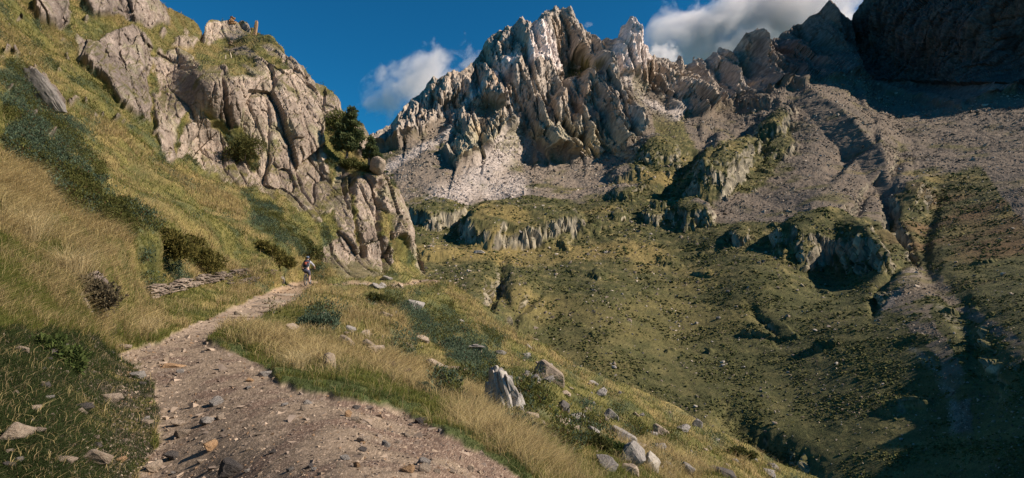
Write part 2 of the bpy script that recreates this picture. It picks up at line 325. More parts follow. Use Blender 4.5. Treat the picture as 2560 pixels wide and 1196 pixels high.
# ---- colours
n_a = fbm(P[..., 0]/45, P[..., 1]/45, P[..., 2]/45, 51, 4); n_b = fbm(P[..., 0]/9, P[..., 1]/9, P[..., 2]/9, 52, 4)
n_c = rng.random(PX.shape)
col = np.zeros(PX.shape+(3,))
grass = mixc(rgb(.180,.150,.064), rgb(.092,.088,.038), sstep(-.25, .25, .6*n_a+1.1*n_b))
strk = ridged(P[..., 0]/7, P[..., 1]/16, P[..., 2]/7, 53, 3)
grass = mixc(grass, rgb(.035,.042,.014), sstep(.15, .7, strk)*.75)
gold = sstep(0.05, .4, fbm(P[..., 0]/80, P[..., 1]/80, P[..., 2]/60, 54, 3) + .35*np.exp(-((PY-628-.0*PX)/28)**2)*sstep(1900,1500,PX))
grass = mixc(grass, rgb(.27,.20,.075), gold*.55)
grass = mixc(grass, rgb(.082,.084,.034), sstep(640, 860, PY+.12*(PX-1300))*.6)      # darker, less yellow grass colour lower down the valley side
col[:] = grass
run = fbm(P[..., 0]/22+P[..., 2]/60, P[..., 1]/160, P[..., 2]/160, 57, 4)
scree_c = mixc(rgb(.195,.155,.118), rgb(.13,.108,.085), n_c)
scree_c = mixc(scree_c, rgb(.105,.09,.075), sstep(.0, .35, run)*.75); scree_c = mixc(scree_c, rgb(.115,.10,.05), sstep(.08, .4, n_a-run*.3)*.75)
# scree: between foot of the peaks and about the knoll line; whole moraine
SCR = [(930,340),(1040,560),(1110,512),(1200,512),(1330,500),(1470,505),(1560,500),(1600,470),(1560,420),(1640,360),(1760,400),(1700,300),(2560,100),(3900,100),(3900,380),(2560,560),(2450,420),(2330,440),(2230,470),(2210,560),(2120,545),(2000,560),(1900,560),(1800,560),(1720,540),(1800,500),(1900,470),(2000,360),(1960,300),(1880,330),(1760,400),(1640,360),(1620,200),(930,200)]
sm = inpoly(PX+14*fbm(PX/60, PY/40, 0*PX, 61, 4), PY+14*fbm(PX/60, PY/40, 0*PX+9, 62, 4), SCR).astype(float)
sm = np.maximum(blur(sm, 2), sstep(330, 250, PY)*(PX > 1600))
sm = np.clip(sm - .75*sstep(.0, .35, n_a)*sstep(300, 380, PY)*.8, 0, 1)
S2 = [(2290,640),(2240,690),(2190,770),(2240,790),(2300,850),(2350,900),(2380,1000),(2400,1120),(2440,1150),(2430,1000),(2400,900),(2330,800),(2330,730),(2420,780),(2540,900),(2620,980),(2620,900),(2480,800),(2400,740),(2330,660)]
s2 = inpoly(PX+12*fbm(PX/22, PY/22, 0*PX, 63, 3), PY+9*fbm(PX/30, PY/30, 0*PX+4, 64, 3), S2).astype(float)
sm = np.maximum(sm, blur(s2, 1)*sstep(-.3, .1, n_b)*.9)
brown = sstep(-.2, .3, fbm(P[..., 0]/60, P[..., 1]/60, P[..., 2]/60, 66, 3))*sstep(2150, 2300, PX)*sstep(450, 520, PY)*sstep(760, 660, PY)
col = mixc(col, rgb(.14,.085,.045), brown*.8)
col = mixc(col, scree_c, sm)
# white runs of fresh scree
WH = [([(945,440),(1010,400),(1070,372),(1115,352),(1165,315)],9),([(1310,310),(1300,345),(1265,385),(1220,430),(1160,480),(1100,500)],34),([(1300,300),(1310,330)],10),([(1530,212),(1560,228),(1620,262),(1690,290)],11),([(1180,262),(1200,235),(1215,215)],12),([(1290,470),(1230,480)],30),([(2285,680),(2230,740),(2200,785)],16),([(2280,870),(2340,920),(2385,1010),(2390,1080),(2410,1150)],12),([(2270,980),(2250,1070)],9),([(2350,770),(2450,850),(2560,930)],11),([(1165,270),(1230,250),(1290,235)],8)]
wh = np.zeros(PX.shape)
for ln, w in WH:
    d_, _, _ = segdist(PX+7*fbm(PX/14, PY/14, 0*PX, 67, 3), PY+7*fbm(PX/14, PY/14, 0*PX+5, 68, 3), ln)
    wh = np.maximum(wh, sstep(w*1.6, w*.2, d_))
wh = wh*np.where(PY > 600, .32*sstep(-.25, .2, n_b), 1.0)
col = mixc(col, col*1.35, sm*sstep(1620, 1450, PX)*.9)
col = mixc(col, rgb(.44,.385,.345), wh*(.65+.2*n_c))
# cracks, crags
rock_base = mixc(rgb(.40,.345,.29), rgb(.26,.23,.20), sstep(-.3, .35, n_b))
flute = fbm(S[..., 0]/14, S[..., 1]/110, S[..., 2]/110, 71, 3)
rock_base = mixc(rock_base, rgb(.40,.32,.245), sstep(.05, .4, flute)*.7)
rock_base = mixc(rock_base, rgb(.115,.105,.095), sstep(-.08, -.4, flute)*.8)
cragc = mixc(rgb(.31,.275,.20), rgb(.14,.125,.095), sstep(-.25, .3, n_b))
steep = sstep(.72, .52, N2[..., 2])
cm = np.clip(np.maximum(cr*sstep(.8, .6, N2[..., 2]), oc*sstep(.75, .5, N2[..., 2])*1.0), 0, 1)
col = mixc(col, cragc, cm)
ledge = sstep(.66, .8, N2[..., 2])*msm
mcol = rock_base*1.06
PALE = [[(1318,130),(1335,92),(1352,102),(1372,135),(1392,175),(1402,195),(1372,206),(1345,195),(1312,200)],
 [(1215,250),(1245,195),(1280,160),(1300,200),(1260,215),(1240,215),(1200,262)],[(1165,275),(1190,245),(1212,235),(1205,262),(1175,277)],
 [(1505,190),(1520,140),(1540,110),(1546,78),(1575,72),(1592,110),(1615,150),(1622,170),(1600,185),(1590,205),(1550,212),(1520,200)]]
pale = np.zeros(PX.shape)
for pl in PALE: pale = np.maximum(pale, inpoly(PX+5*fbm(PX/12, PY/14, 0*PX, 72, 3), PY+8*fbm(PX/9, PY/18, 0*PX, 73, 3), pl))
pale = blur(pale.astype(float), 1)

tan = sstep(0, .35, fbm(P[..., 0]/90, P[..., 1]/90, P[..., 2]/120, 74, 3))
mcol = mixc(mcol, mcol*rgb(1.06,.98,.90), tan)
redd = np.exp(-(((PX-1760)/60)**2+((PY-235)/60)**2)); mcol = mixc(mcol, rgb(.30,.23,.18), redd*.35)
low = sstep(300, 380, PY)*sstep(1100, 1150, PX); mcol = mixc(mcol, mcol*rgb(.93,.96,.78), low)
mcol = mixc(mcol, rgb(.26,.22,.175), ledge*.6)
mcol = mixc(mcol, rgb(.66,.58,.54), pale*(.75+.25*sstep(-.3, .2, flute)))
dk = dark.astype(float)  # shade of the tall right-hand wall, multiplied into its rock colour
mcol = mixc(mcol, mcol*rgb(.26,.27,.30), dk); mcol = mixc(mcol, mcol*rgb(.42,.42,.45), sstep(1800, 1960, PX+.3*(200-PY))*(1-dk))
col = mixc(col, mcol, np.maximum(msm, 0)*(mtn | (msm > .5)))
col *= (0.70+.60*n_c)[..., None]
FARN, FARP, FARPX, FARPY, FSM, FCM, FVAL = N2, P, PX, PY, sm, cm, VALID & (sk == 0)
FARM = msm; FWH = wh
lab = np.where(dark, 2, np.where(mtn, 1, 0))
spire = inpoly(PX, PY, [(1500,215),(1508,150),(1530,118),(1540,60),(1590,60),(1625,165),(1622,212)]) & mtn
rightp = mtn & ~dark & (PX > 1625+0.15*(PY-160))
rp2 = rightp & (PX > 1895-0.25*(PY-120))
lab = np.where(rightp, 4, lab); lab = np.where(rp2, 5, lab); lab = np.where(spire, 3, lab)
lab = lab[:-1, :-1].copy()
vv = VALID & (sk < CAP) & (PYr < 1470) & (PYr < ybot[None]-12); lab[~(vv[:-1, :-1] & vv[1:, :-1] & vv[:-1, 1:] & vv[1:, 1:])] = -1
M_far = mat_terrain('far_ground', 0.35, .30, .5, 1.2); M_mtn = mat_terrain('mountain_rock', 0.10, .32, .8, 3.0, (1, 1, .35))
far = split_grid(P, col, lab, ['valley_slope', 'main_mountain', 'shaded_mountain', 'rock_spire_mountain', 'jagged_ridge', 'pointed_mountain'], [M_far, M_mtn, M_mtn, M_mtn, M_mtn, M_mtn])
print('far done', time.time()-T0)
# ------------------------------------------------------------------ near terrain: hillside, footpath, cliff
def pathd(py): return CZ*F/(py-HY)
NEARC = [(-900,900,1.9),(-900,300,4),(-900,-300,8),(-300,1900,1.25),(-300,1196,2.6),(-300,700,4.6),(-300,300,8.5),(-300,-300,17),(0,1196,3.3),(0,1000,4.3),(0,850,5.2),(0,700,6.3),(0,560,8.5),(0,400,13),(0,200,24),(0,0,38),(0,-250,52),(150,1100,3.9),(150,900,6.0),(150,780,7.5),(150,640,9.5),(230,730,8.8),(150,480,15),(150,300,27),(150,130,42),(150,0,50),
 (300,900,8.6),(300,800,10.5),(300,700,12.5),(330,620,15),(300,450,26),(300,300,38),(280,170,48),(330,60,58),(380,0,64),(420,560,21),(370,760,14.2),(370,690,16.5),(480,720,19),(480,660,22),(560,700,24),(600,640,30),(690,690,29.5),(690,660,31),
 (430,410,42),(500,430,47),(430,300,47),(430,200,56),(500,300,50),(440,100,66),(500,170,55),(500,75,84),(560,172,57),(560,135,78),(560,52,92),(640,85,88),(640,130,70),(720,140,70),(560,440,49),(600,300,53),(600,200,56),(650,470,50),(700,300,56),(700,200,61),(650,380,52),(790,206,67),(850,260,66),(800,350,58),(780,520,50),(720,540,45),
 (640,560,38),(560,560,31),(760,620,40),(800,590,45),(860,420,57),(905,322,66),(930,400,61),(890,600,48),(870,690,42),(920,500,52),(960,690,46),(900,440,54),(960,445,56),(1000,500,57),(1035,600,57),(1046,660,58),(1000,690,48),(1062,690,55),(980,600,51),(1100,703,47),
 (900,715,36),(1000,714,41),(850,712,35.5),(820,700,37),
 (940,760,27),(900,800,19.5),(1030,765,29),(1130,740,42),(1200,764,43),(1100,820,27),(1250,800,42),(1190,880,22),(1000,850,18.5),(1100,930,16),(820,905,10.6),(900,950,9.4),(720,840,14),(980,960,10.6),(800,800,16.5),(1000,1000,9.2),(1100,1050,7.8),(1200,1100,6.6),(1300,1150,5.9),(1330,1060,9.2),(1400,1160,8),(1500,1196,9),
 (1270,985,15.5),(1370,930,24),(1410,892,40),(1420,1050,16),(1620,1160,14),(1500,1100,14),(1700,1196,14.5),(1550,1020,24),(1700,1036,36),(1700,1100,22),(1850,1113,34),(1850,1160,24),(2000,1192,33),(2100,1240,31),(1600,987,37),(1500,940,38),(2300,1340,28),(2100,1500,9),(1700,1500,4.6),(1500,1350,4.6),(2600,1480,24),(2600,1900,7),(1500,1900,2.2),(1950,1300,16)]
for py, a, b in ((1900,-200,1500),(1500,100,1450),(1350,300,1380),(1196,390,1260),(1100,400,1110),(1000,420,900),(940,380,700),(890,420,590),(850,440,520),(815,500,590),(790,560,640),(765,620,705),(745,670,745),(725,700,770),(712,745,795)):
    NEARC += [(a, py, pathd(py)), (b, py, pathd(py))]
nc = np.array(NEARC, float)
xs = np.concatenate([np.linspace(-900, -60, 120)[:-1], np.arange(-60, 1340, 2.1), np.arange(1341, 2060, 2.6), np.linspace(2062, 2600, 90)])
ytop = np.interp(xs, nx_, ny_)
CAP = 50.0
rows = np.concatenate([np.linspace(1900, 1230, 70)[:-1], np.arange(1230, -30, -2.1), np.linspace(-32, -480, 90)])
PX = np.broadcast_to(xs, (len(rows), len(xs))).copy(); PYr = np.broadcast_to(rows[:, None], PX.shape)
sk = np.clip(ytop[None]-PYr, 0, CAP); PY = np.maximum(PYr, ytop[None])
VALID = (PYr > ytop[None]-CAP-6)
NEARD = lambda X, Y: np.exp(np.clip(tps(nc[:, :2], np.log(nc[:, 2]), X, Y, 2e-5), -0.2, 4.8))
D = on_valid(NEARD)
P = fold(unproj(PX, PY, D), D, sk, .006, .0012); SC = D/F*2.5
def wp(a, s, seed): return a*fbm(PX/s, PY/s, 0*PX+seed, seed, 3)
PATH = [(100,1900),(250,1500),(340,1196),(385,1120),(400,1040),(385,980),(350,930),(290,890),(310,876),(400,864),(430,838),(480,812),(560,782),(600,765),(640,745),(690,722),(735,706),(790,700),(805,712),(772,726),(748,745),(700,775),(640,795),(590,815),(545,838),(515,862),(580,880),(640,905),(680,945),(740,980),(860,1003),(950,1018),(1010,1038),(1060,1065),(1120,1100),(1200,1140),(1270,1175),(1330,1230),(1450,1500),(1500,1900)]
sc_ = np.clip(D/6, .15, 1)
PATHW = 1
pathm = inpoly(PX+wp(26, 45, 1)/ (0.6+D/12), PY+wp(10, 40, 2)/(0.6+D/12), PATH)
tr, _, _ = segdist(PX, PY, [(780,716),(830,716),(880,709),(930,713),(1000,713),(1060,704),(1098,702)])
pathf = pathm | (tr < 3.4+1.0*perlin(PX/14, PY/9, 0*PX, 3))
CL = [[(380,150),(440,120),(500,160),(480,260),(430,330),(400,240)],[(380,235),(402,240),(425,300),(440,405),(455,330),(476,300),(470,250),(490,178),(560,170),(575,190),(640,200),(636,130),(680,108),(740,150),(800,214),(852,255),(856,330),(825,370),(850,420),(905,440),(950,428),(995,485),(1022,540),(1050,660),(1058,700),(1030,640),(1000,590),(975,600),(972,690),(900,700),(850,690),(790,640),(830,600),(812,560),(740,525),(640,475),(560,450),(500,425),(470,380),(440,405),(415,405),(385,330)],
 [(85,10),(170,-10),(178,60),(150,78),(100,50)],[(190,90),(240,112),(330,60),(374,100),(380,160),(366,200),(375,262),(370,305),(310,275),(280,235),(245,190),(200,150)],[(200,-30),(400,-10),(424,60),(372,72),(300,42),(230,42)],[(60,188),(112,200),(162,268),(142,282),(82,242)],[(503,108),(514,55),(600,50),(628,75),(620,95),(560,98),(520,112)],
 [(600,165),(650,170),(700,215),(640,205)],[(395,120),(430,150),(425,190),(395,170)],[(860,250),(905,320),(925,365),(900,400),(860,330)],[(205,700),(240,690),(255,740),(235,790),(205,760)],[(440,100),(475,90),(500,100),(480,125),(440,118)],[(560,115),(625,120),(640,140),(590,145)]]
GREENIN = [[(565,330),(600,310),(650,390),(640,430),(600,400)],[(690,470),(730,520),(740,560),(690,510)],[(640,110),(720,170),(700,180),(640,140)],[(810,300),(840,300),(850,400),(830,480),(815,400)],[(800,540),(830,520),(850,600),(820,600)],[(500,280),(560,300),(600,400),(560,350)],[(880,470),(892,480),(900,640),(885,600)],[(950,520),(985,540),(975,600),(955,580)]]
cliff = np.zeros(PX.shape, bool)
for pl in CL: cliff |= inpoly(PX+wp(12, 28, 4), PY+wp(12, 28, 5), pl)
for pl in GREENIN: cliff &= ~inpoly(PX+wp(16, 20, 6), PY+wp(16, 20, 7), pl)
cliff |= ((fbm(PX/30, PY/40, 0*PX, 8, 4) > .30) & (PY < 360) & (PX < 520) & (PY < 1.05*PX+230))
csm = blur(cliff.astype(float), 3)
N = gnorm(P)
# make the cliffs step out of the slope: blocks and vertical joints
SN = strike(P, 38.0); SN[..., 1] = 0
j1 = rocky2(SN, 4.4, 3.6, 101, .12); j2 = rocky2(SN, 1.9, 3.0, 102, .12); j3 = rocky2(SN, .75, 2.0, 103, .15)
g = ridged(SN[..., 0]/9, SN[..., 1]/60, SN[..., 2]/60, 104, 3)
far_ = sstep(12, 35, D)
j4 = rocky2(SN, .38, 1.8, 112, .2); jf = ridged(SN[..., 0]/1.3, SN[..., 2]/14, 0*PX+2, 113, 3)
dcl = csm*far_*(.8+1.15*j1+.5*j2+.20*j3+.08*j4+.14*jf+.3*g+.5*fbm(P[..., 0]/9, P[..., 1]/9, P[..., 2]/9, 106, 2)) + csm*(1-far_)*(.12+.25*rocky(P, .8, 2, 105)+.08*rocky(P, .22, 1.5, 106))
gm = 1-csm
hs = np.clip(D/25, .05, 1.3)
pm = blur(pathf.astype(float), 4)
dgn = gm*(1-pm)*(hs*.55*fbm(P[..., 0]/3.2, P[..., 1]/3.2, P[..., 2]/3.2, 107, 4) + .06*np.clip(D/8, .4, 1)*fbm(P[..., 0]/.7, P[..., 1]/.7, P[..., 2]/.7, 108, 3)) \
    + pm*(.035*fbm(P[..., 0]/.9, P[..., 1]/.9, 0*PX, 109, 4)+.012*fbm(P[..., 0]/.12, P[..., 1]/.12, 0*PX, 110, 3)) + (1-pm)*gm*.04
# rock specific large joints seen in the photograph (dark chimneys)
for ln, A, w in [([(882,395),(885,470),(892,560),(905,640)],2.4,5),([(560,190),(566,280),(575,320)],1.5,6),([(862,430),(868,520)],1.2,4),([(505,85),(504,105)],4,4),([(945,455),(950,560),(958,680)],1.0,6),]:
    d_, _, _ = segdist(PX+4*perlin(PX/15, PY/15, 0*PX, 120), PY, ln); dcl -= csm*A*np.exp(-(d_/w)**2)
P = P + N*dgn[..., None] + (N*(1-far_)[..., None]+np.array([.62, -.79, .1])*far_[..., None])*dcl[..., None]
N2 = gnorm(P)
print('near geo', time.time()-T0)
# ---- patches
def patch(polys, a=18, s=35, seed=130):
    m = np.zeros(PX.shape, bool)
    X_, Y_ = PX+wp(a, s, seed), PY+wp(a, s, seed+1)
    for pl in polys: m |= inpoly(X_, Y_, pl)
    return m
SHRUB = [[(0,130),(60,170),(90,260),(160,300),(210,380),(120,400),(60,330),(0,300)],[(0,330),(100,370),(230,430),(260,470),(150,460),(60,430),(0,400)],[(100,440),(220,470),(340,530),(380,590),(280,590),(180,540),(120,500)],
 [(1000,780),(1040,790),(1120,800),(1180,860),(1230,900),(1235,990),(1180,950),(1120,900),(1060,860),(1010,830)],[(955,725),(1000,735),(1010,790),(960,760)],[(760,785),(800,790),(850,820),(830,835),(770,815)],[(960,820),(1020,850),(1050,870),(1000,860)],[(1060,960),(1130,990),(1150,1040),(1090,1010)],[(1240,1060),(1300,1080),(1340,1110),(1280,1110)],[(1330,1060),(1400,1080),(1450,1140),(1380,1120)],[(1290,990),(1330,1000),(1380,1060),(1310,1040)],[(1440,1060),(1520,1100),(1540,1140),(1450,1110)],
 [(1120,760),(1150,790),(1120,800),(1090,770)],[(1040,730),(1060,760),(1020,745)],[(1170,930),(1230,960),(1220,1000),(1170,960)],[(1560,1060),(1620,1090),(1600,1110),(1550,1090)],[(1640,1070),(1700,1090),(1720,1120),(1650,1100)],[(1500,1000),(1600,1040),(1540,1030)],[(400,290),(430,350),(500,420),(450,400)],[(620,520),(720,560),(800,640),(760,640),(640,580)],[(560,440),(640,500),(700,520),(720,560),(640,530)],[(800,560),(840,600),(800,640)],[(1130,870),(1190,880),(1240,1010),(1170,950)],[(1200,820),(1260,850),(1240,880),(1200,860)]]
DRY = [[(0,500),(60,520),(130,560),(220,600),(300,650),(230,640),(140,620),(60,600),(0,580)],[(0,400),(100,430),(120,470),(240,560),(330,610),(300,620),(180,560),(80,520),(0,470)],[(200,280),(330,330),(420,400),(520,470),(620,530),(560,520),(440,460),(340,400),(240,330)],[(540,830),(620,810),(700,850),(800,880),(900,1000),(960,1000),(1000,1030),(900,1010),(780,960),(640,890),(560,860)],[(720,730),(800,715),(900,760),(1000,800),(1060,860),(1000,870),(900,820),(820,780),(740,780)],[(280,800),(350,790),(420,850),(380,870),(300,860)],[(560,640),(640,680),(720,700),(700,720),(600,760),(540,770),(580,720)],
 [(1110,705),(1160,740),(1300,840),(1400,890),(1500,940),(1430,930),(1300,870),(1180,800),(1120,750)],[(940,900),(1040,900),(1140,960),(1220,1040),(1320,1120),(1450,1196),(1300,1196),(1200,1110),(1050,1010),(960,950)],[(1500,1090),(1600,1110),(1750,1160),(1850,1196),(1700,1196),(1600,1150)],[(1600,1010),(1700,1060),(1900,1150),(2000,1200),(1900,1190),(1700,1100)],[(440,420),(560,480),(620,540),(560,540),(480,480)],[(150,620),(230,650),(260,740),(200,700)]]
shr = patch(SHRUB, 22, 30, 131); dry = patch(DRY, 40, 40, 133)
shn = fbm(P[..., 0]/1.8, P[..., 1]/1.8, P[..., 2]/1.8, 135, 4)
shr &= (perlin(P[..., 0]/1.5, P[..., 1]/1.5, P[..., 2]/1.5, 136) > -.32)
shr |= (shn > .24) & ~pathf & (D > 14)
EDGE = [[(520,862),(600,868),(680,900),(760,930),(850,960),(960,1000),(1060,1040),(1140,1090),(1230,1120),(1320,1190),(1400,1300),(1330,1300),(1260,1180),(1180,1140),(1060,1075),(1000,1040),(860,1005),(740,985),(680,950),(640,908),(580,884)],[(1000,1110),(1060,1090),(1090,1120),(1060,1150),(1010,1140)]]
edge = patch(EDGE, 14, 25, 137) & (perlin(P[..., 0]/.45, P[..., 1]/.45, P[..., 2]/.45, 138) > -.22)
soilL = patch([[(0,830),(120,820),(230,850),(300,880),(360,930),(400,1000),(390,1120),(340,1220),(300,1500),(-300,1500),(-300,830)]], 30, 50, 139)
BANK = patch([[(60,680),(160,640),(250,690),(290,800),(330,870),(250,850),(150,800),(60,760)]], 30, 30, 141)
nz = fbm(P[..., 0]/1.1, P[..., 1]/1.1, P[..., 2]/1.1, 143, 4); nl = fbm(P[..., 0]/6, P[..., 1]/6, P[..., 2]/6, 144, 3)
n_c = rng.random(PX.shape)
streak = fbm(P[..., 0]/.8+P[..., 2]/2, P[..., 1]/5, P[..., 2]/5, 145, 4)
grass = mixc(rgb(.150,.135,.045), rgb(.075,.080,.030), sstep(-.2, .25, nz+.4*streak))
grass = mixc(grass, rgb(.29,.215,.09), np.clip(sstep(-.10, .35, streak+.6*nl)*.6+dry*.35, 0, .9))
shs = blur(shr.astype(float), 2); grass = mixc(grass, rgb(.07,.09,.045), shs*.85)
UPL = sstep(250, 60, PY)*sstep(700, 500, PX); grass = mixc(grass, rgb(.125,.085,.035), UPL*.6*sstep(-.2,.2,nl))
col = grass
col = mixc(col, rgb(.065,.085,.03), edge*.9)
soil = mixc(rgb(.050,.041,.034), rgb(.105,.082,.066), sstep(-.2, .3, nz))
col = mixc(col, soil, soilL*sstep(-.3, .1, fbm(P[..., 0]/.35, P[..., 1]/.35, P[..., 2]/.35, 146, 3))*.9)
col = mixc(col, rgb(.07,.055,.045), BANK*sstep(-.1, .2, nz)*.8)
pn = fbm(P[..., 0]/.45, P[..., 1]/.8, 0*PX, 147, 5)+.5*fbm(P[..., 0]/1.6, P[..., 1]/2.6, 0*PX, 148, 2)
pcol = mixc(rgb(.215,.165,.118), rgb(.130,.100,.074), sstep(-.25, .3, pn))
pcol = mixc(pcol, rgb(.14,.09,.068), sstep(.0, .35, pn+.35*sstep(900, 1150, PX)*sstep(-.3, .2, nl))*.7)
pcol = mixc(pcol, rgb(.42,.33,.25), sstep(.62, .9, n_c)*.45*sstep(20, 6, D)+.5*sstep(9.5, 14, D))
pcol = mixc(pcol, rgb(.36,.25,.15), sstep(20, 30, D)*.5)
col = mixc(col, pcol, blur(pathf.astype(float), 1))
rk = mixc(rgb(.52,.42,.335), rgb(.36,.29,.23), sstep(-.3, .3, fbm(P[..., 0]/4, P[..., 1]/4, P[..., 2]/7, 151, 4)))
rk = mixc(rk, rgb(.24,.195,.155), sstep(.15, .55, fbm(P[..., 0]/1.1, P[..., 1]/1.1, P[..., 2]/2.4, 152, 4)))
rk = mixc(rk, rgb(.50,.44,.37), sstep(.18, .45, fbm(P[..., 0]/.5, P[..., 1]/.5, P[..., 2]/.5, 153, 3))*.7)
rk = mixc(rk, rgb(.36,.34,.20), sstep(.1, .45, fbm(P[..., 0]/2.6, P[..., 1]/2.6, P[..., 2]/2.6, 154, 3))*.6)
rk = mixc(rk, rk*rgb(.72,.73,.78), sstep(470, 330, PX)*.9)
rk = mixc(rk, rgb(.42,.40,.38), inpoly(PX, PY, [(1200,900),(1300,900),(1310,1060),(1200,1060)])*.8)
wst = ridged(SN[..., 0]/2.4, SN[..., 2]/16, 0*PX+7, 156, 3); rk = mixc(rk, rk*rgb(.62,.62,.64), sstep(.4, .85, wst)*.7)
rk = mixc(rk, rk*rgb(.72,.70,.70), sstep(.0, .4, fbm(P[..., 0]/.35, P[..., 1]/.35, P[..., 2]/.5, 157, 2)))
led = .8*sstep(.70, .88, N2[..., 2])*sstep(25, 40, D)
green = mixc(rgb(.10,.10,.03), rgb(.16,.14,.045), sstep(-.2, .2, nz))
rk = mixc(rk, green, led*.9)
rk = mixc(rk, green, sstep(.22, .34, fbm(P[..., 0]/3, P[..., 1]/3, P[..., 2]/6, 155, 4))*.8*sstep(.15,.4,N2[...,2]))
cw = blur(cliff.astype(float), 1)
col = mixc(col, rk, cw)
col *= (.88+.24*n_c)[..., None]
nearlab = np.where(pathf, 1, np.where(cliff, 2, 0))
lb = nearlab[:-1, :-1].copy(); vv = VALID & (sk < CAP) & (PYr < 1890); lb[~(vv[:-1, :-1] & vv[1:, :-1] & vv[:-1, 1:] & vv[1:, 1:])] = -1
M_ground = mat_terrain('hillside_ground', 3.0, .35, .6, .05); M_path = mat_terrain('path_dirt', 9.0, .28, .6, .012, fine=10); M_cliff = mat_terrain('cliff_rock', 1.3, .42, 1.0, .30, (1, 1, .5), fine=14)
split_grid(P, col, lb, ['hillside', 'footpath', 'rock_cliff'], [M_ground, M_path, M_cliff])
NP_, NN_, NPX, NPY, ND, NSHR, NDRY, NEDGE, NPATH, NCL, NSOIL = P, N2, PX, PY, D, shr, dry, edge, pathf, cliff, soilL
NVAL = VALID & (sk == 0); NCOL = col; NNL = nl; NSTR = streak
# ground sheet out to the horizon, lower than everything
a_ = np.linspace(0, 2*np.pi, 97)[:-1]; rr = [0, 60, 400, 2000, 9000]
V = [(0, 0, -60)] ; V = np.array([[r*math.cos(t), r*math.sin(t), -75-(r > 1000)*30] for r in rr[1:] for t in a_])
Fq = [[i*96+j, i*96+(j+1) % 96, (i+1)*96+(j+1) % 96, (i+1)*96+j] for i in range(3) for j in range(96)]
o = mesh_np('ground', V, np.array(Fq)[:, ::-1], np.tile(rgb(.08, .08, .03), (len(V), 1)), M_far); tag(o, kind='structure')
print('near done', time.time()-T0)
# ------------------------------------------------------------------ scatter: grass, low shrubs, gravel, scree
def pick(mask, n, w=None):
    r, c = np.nonzero(mask); p = None
    if w is not None: p = w[r, c]; p = p/p.sum()
    k = rng.choice(len(r), n, p=p); r, c = r[k], c[k]
    # jitter between neighbouring grid points
    r2 = np.clip(r+rng.choice([-1, 1], n), 0, mask.shape[0]-1); c2 = np.clip(c+rng.choice([-1, 1], n), 0, mask.shape[1]-1)
    return r, c, r2, c2, rng.random(n)*.5, rng.random(n)*.5
def at(A, pk):
    r, c, r2, c2, a, b = pk
    if A.ndim == 3: a = a[:, None]; b = b[:, None]
    return A[r, c] + (A[r2, c]-A[r, c])*a + (A[r, c2]-A[r, c])*b
def blades(base, h, w, lean, colr, name, mat, label, cat):
    n = len(base); th = rng.random(n)*2*np.pi
    side = np.stack([np.cos(th), np.sin(th)*.6, np.zeros(n)], 1)*w[:, None]*.5
    upv = np.array([0, 0, 1.0])
    mid = base + h[:, None]*.55*(upv*.95+lean*.35); tip = base + h[:, None]*(upv*.85+lean*.9)
    V = np.stack([base-side, base+side, mid+side*.8, mid-side*.8, tip+side*.15, tip-side*.15], 1).reshape(-1, 3)
    i = np.arange(n)[:, None]*6
    Fq = np.concatenate([i+np.array([[0, 1, 2, 3]]), i+np.array([[3, 2, 4, 5]])], 1).reshape(-1, 4)
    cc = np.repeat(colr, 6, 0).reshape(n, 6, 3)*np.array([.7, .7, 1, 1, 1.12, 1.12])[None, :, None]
    o = mesh_np(name, V, Fq, cc.reshape(-1, 3), mat); tag(o, label, cat, kind='stuff'); return o
def mat_leaf(name, trans=.3):
    m = bpy.data.materials.new(name); m.use_nodes = True; t = m.node_tree
    for n_ in list(t.nodes): t.nodes.remove(n_)
    out = t.nodes.new('ShaderNodeOutputMaterial'); a = t.nodes.new('ShaderNodeAttribute'); a.attribute_name = 'Col'
    d = t.nodes.new('ShaderNodeBsdfDiffuse'); tr = t.nodes.new('ShaderNodeBsdfTranslucent'); mx = t.nodes.new('ShaderNodeMixShader'); mx.inputs[0].default_value = trans
    t.links.new(a.outputs['Color'], d.inputs[0]); t.links.new(a.outputs['Color'], tr.inputs[0])
    t.links.new(d.outputs[0], mx.inputs[1]); t.links.new(tr.outputs[0], mx.inputs[2]); t.links.new(mx.outputs[0], out.inputs[0]); return m
M_leaf = mat_leaf('leaf')
inv = NVAL & (NPX > -60) & (NPY < 1330) & (NPY > -30)
gmask = inv & ~NPATH & ~NCL & ~NSHR
wgt = np.where(NSOIL, .9-.6*sstep(150, 330, NPX)*sstep(880, 960, NPY), 1.0)*np.where(NEDGE, .6, 1)*(1+.6*NDRY)*(1+1.2*sstep(20, 6, ND))
NB_ = 420000
pk = pick(gmask, NB_, wgt); b = at(NP_, pk); d = ND[pk[0], pk[1]]
tus = fbm(b[:, 0]/.35, b[:, 1]/.35, b[:, 2]/.35, 201, 2)          # tussocks
st = NSTR[pk[0], pk[1]] + .6*NNL[pk[0], pk[1]]; dr = NDRY[pk[0], pk[1]]; ed = NEDGE[pk[0], pk[1]]; so_ = NSOIL[pk[0], pk[1]]
mix3 = fbm(b[:, 0]/1.6, b[:, 1]/1.6, b[:, 2]/1.6, 202, 3)*.8 + .8*fbm(b[:, 0]/6, b[:, 1]/6, b[:, 2]/6, 203, 2)
pdry = np.clip(.09 + .8*st + .38*dr + .5*tus + .9*mix3 - .9*ed - .55*so_, 0.02, .95); isd = rng.random(NB_) < pdry
h = np.where(isd, .15+.22*rng.random(NB_)+.22*np.clip(tus+.1, 0, 1), .08+.13*rng.random(NB_))
h = h*np.where(dr, 1.15, .8)*np.where(ed, .55, np.where(so_, .8, 1))*np.clip(.75+d/60, .75, 1.3)
h = h*np.clip(d/7, .45, 1)
w = np.maximum(.0045, d/568*.42)*(.7+.6*rng.random(NB_))
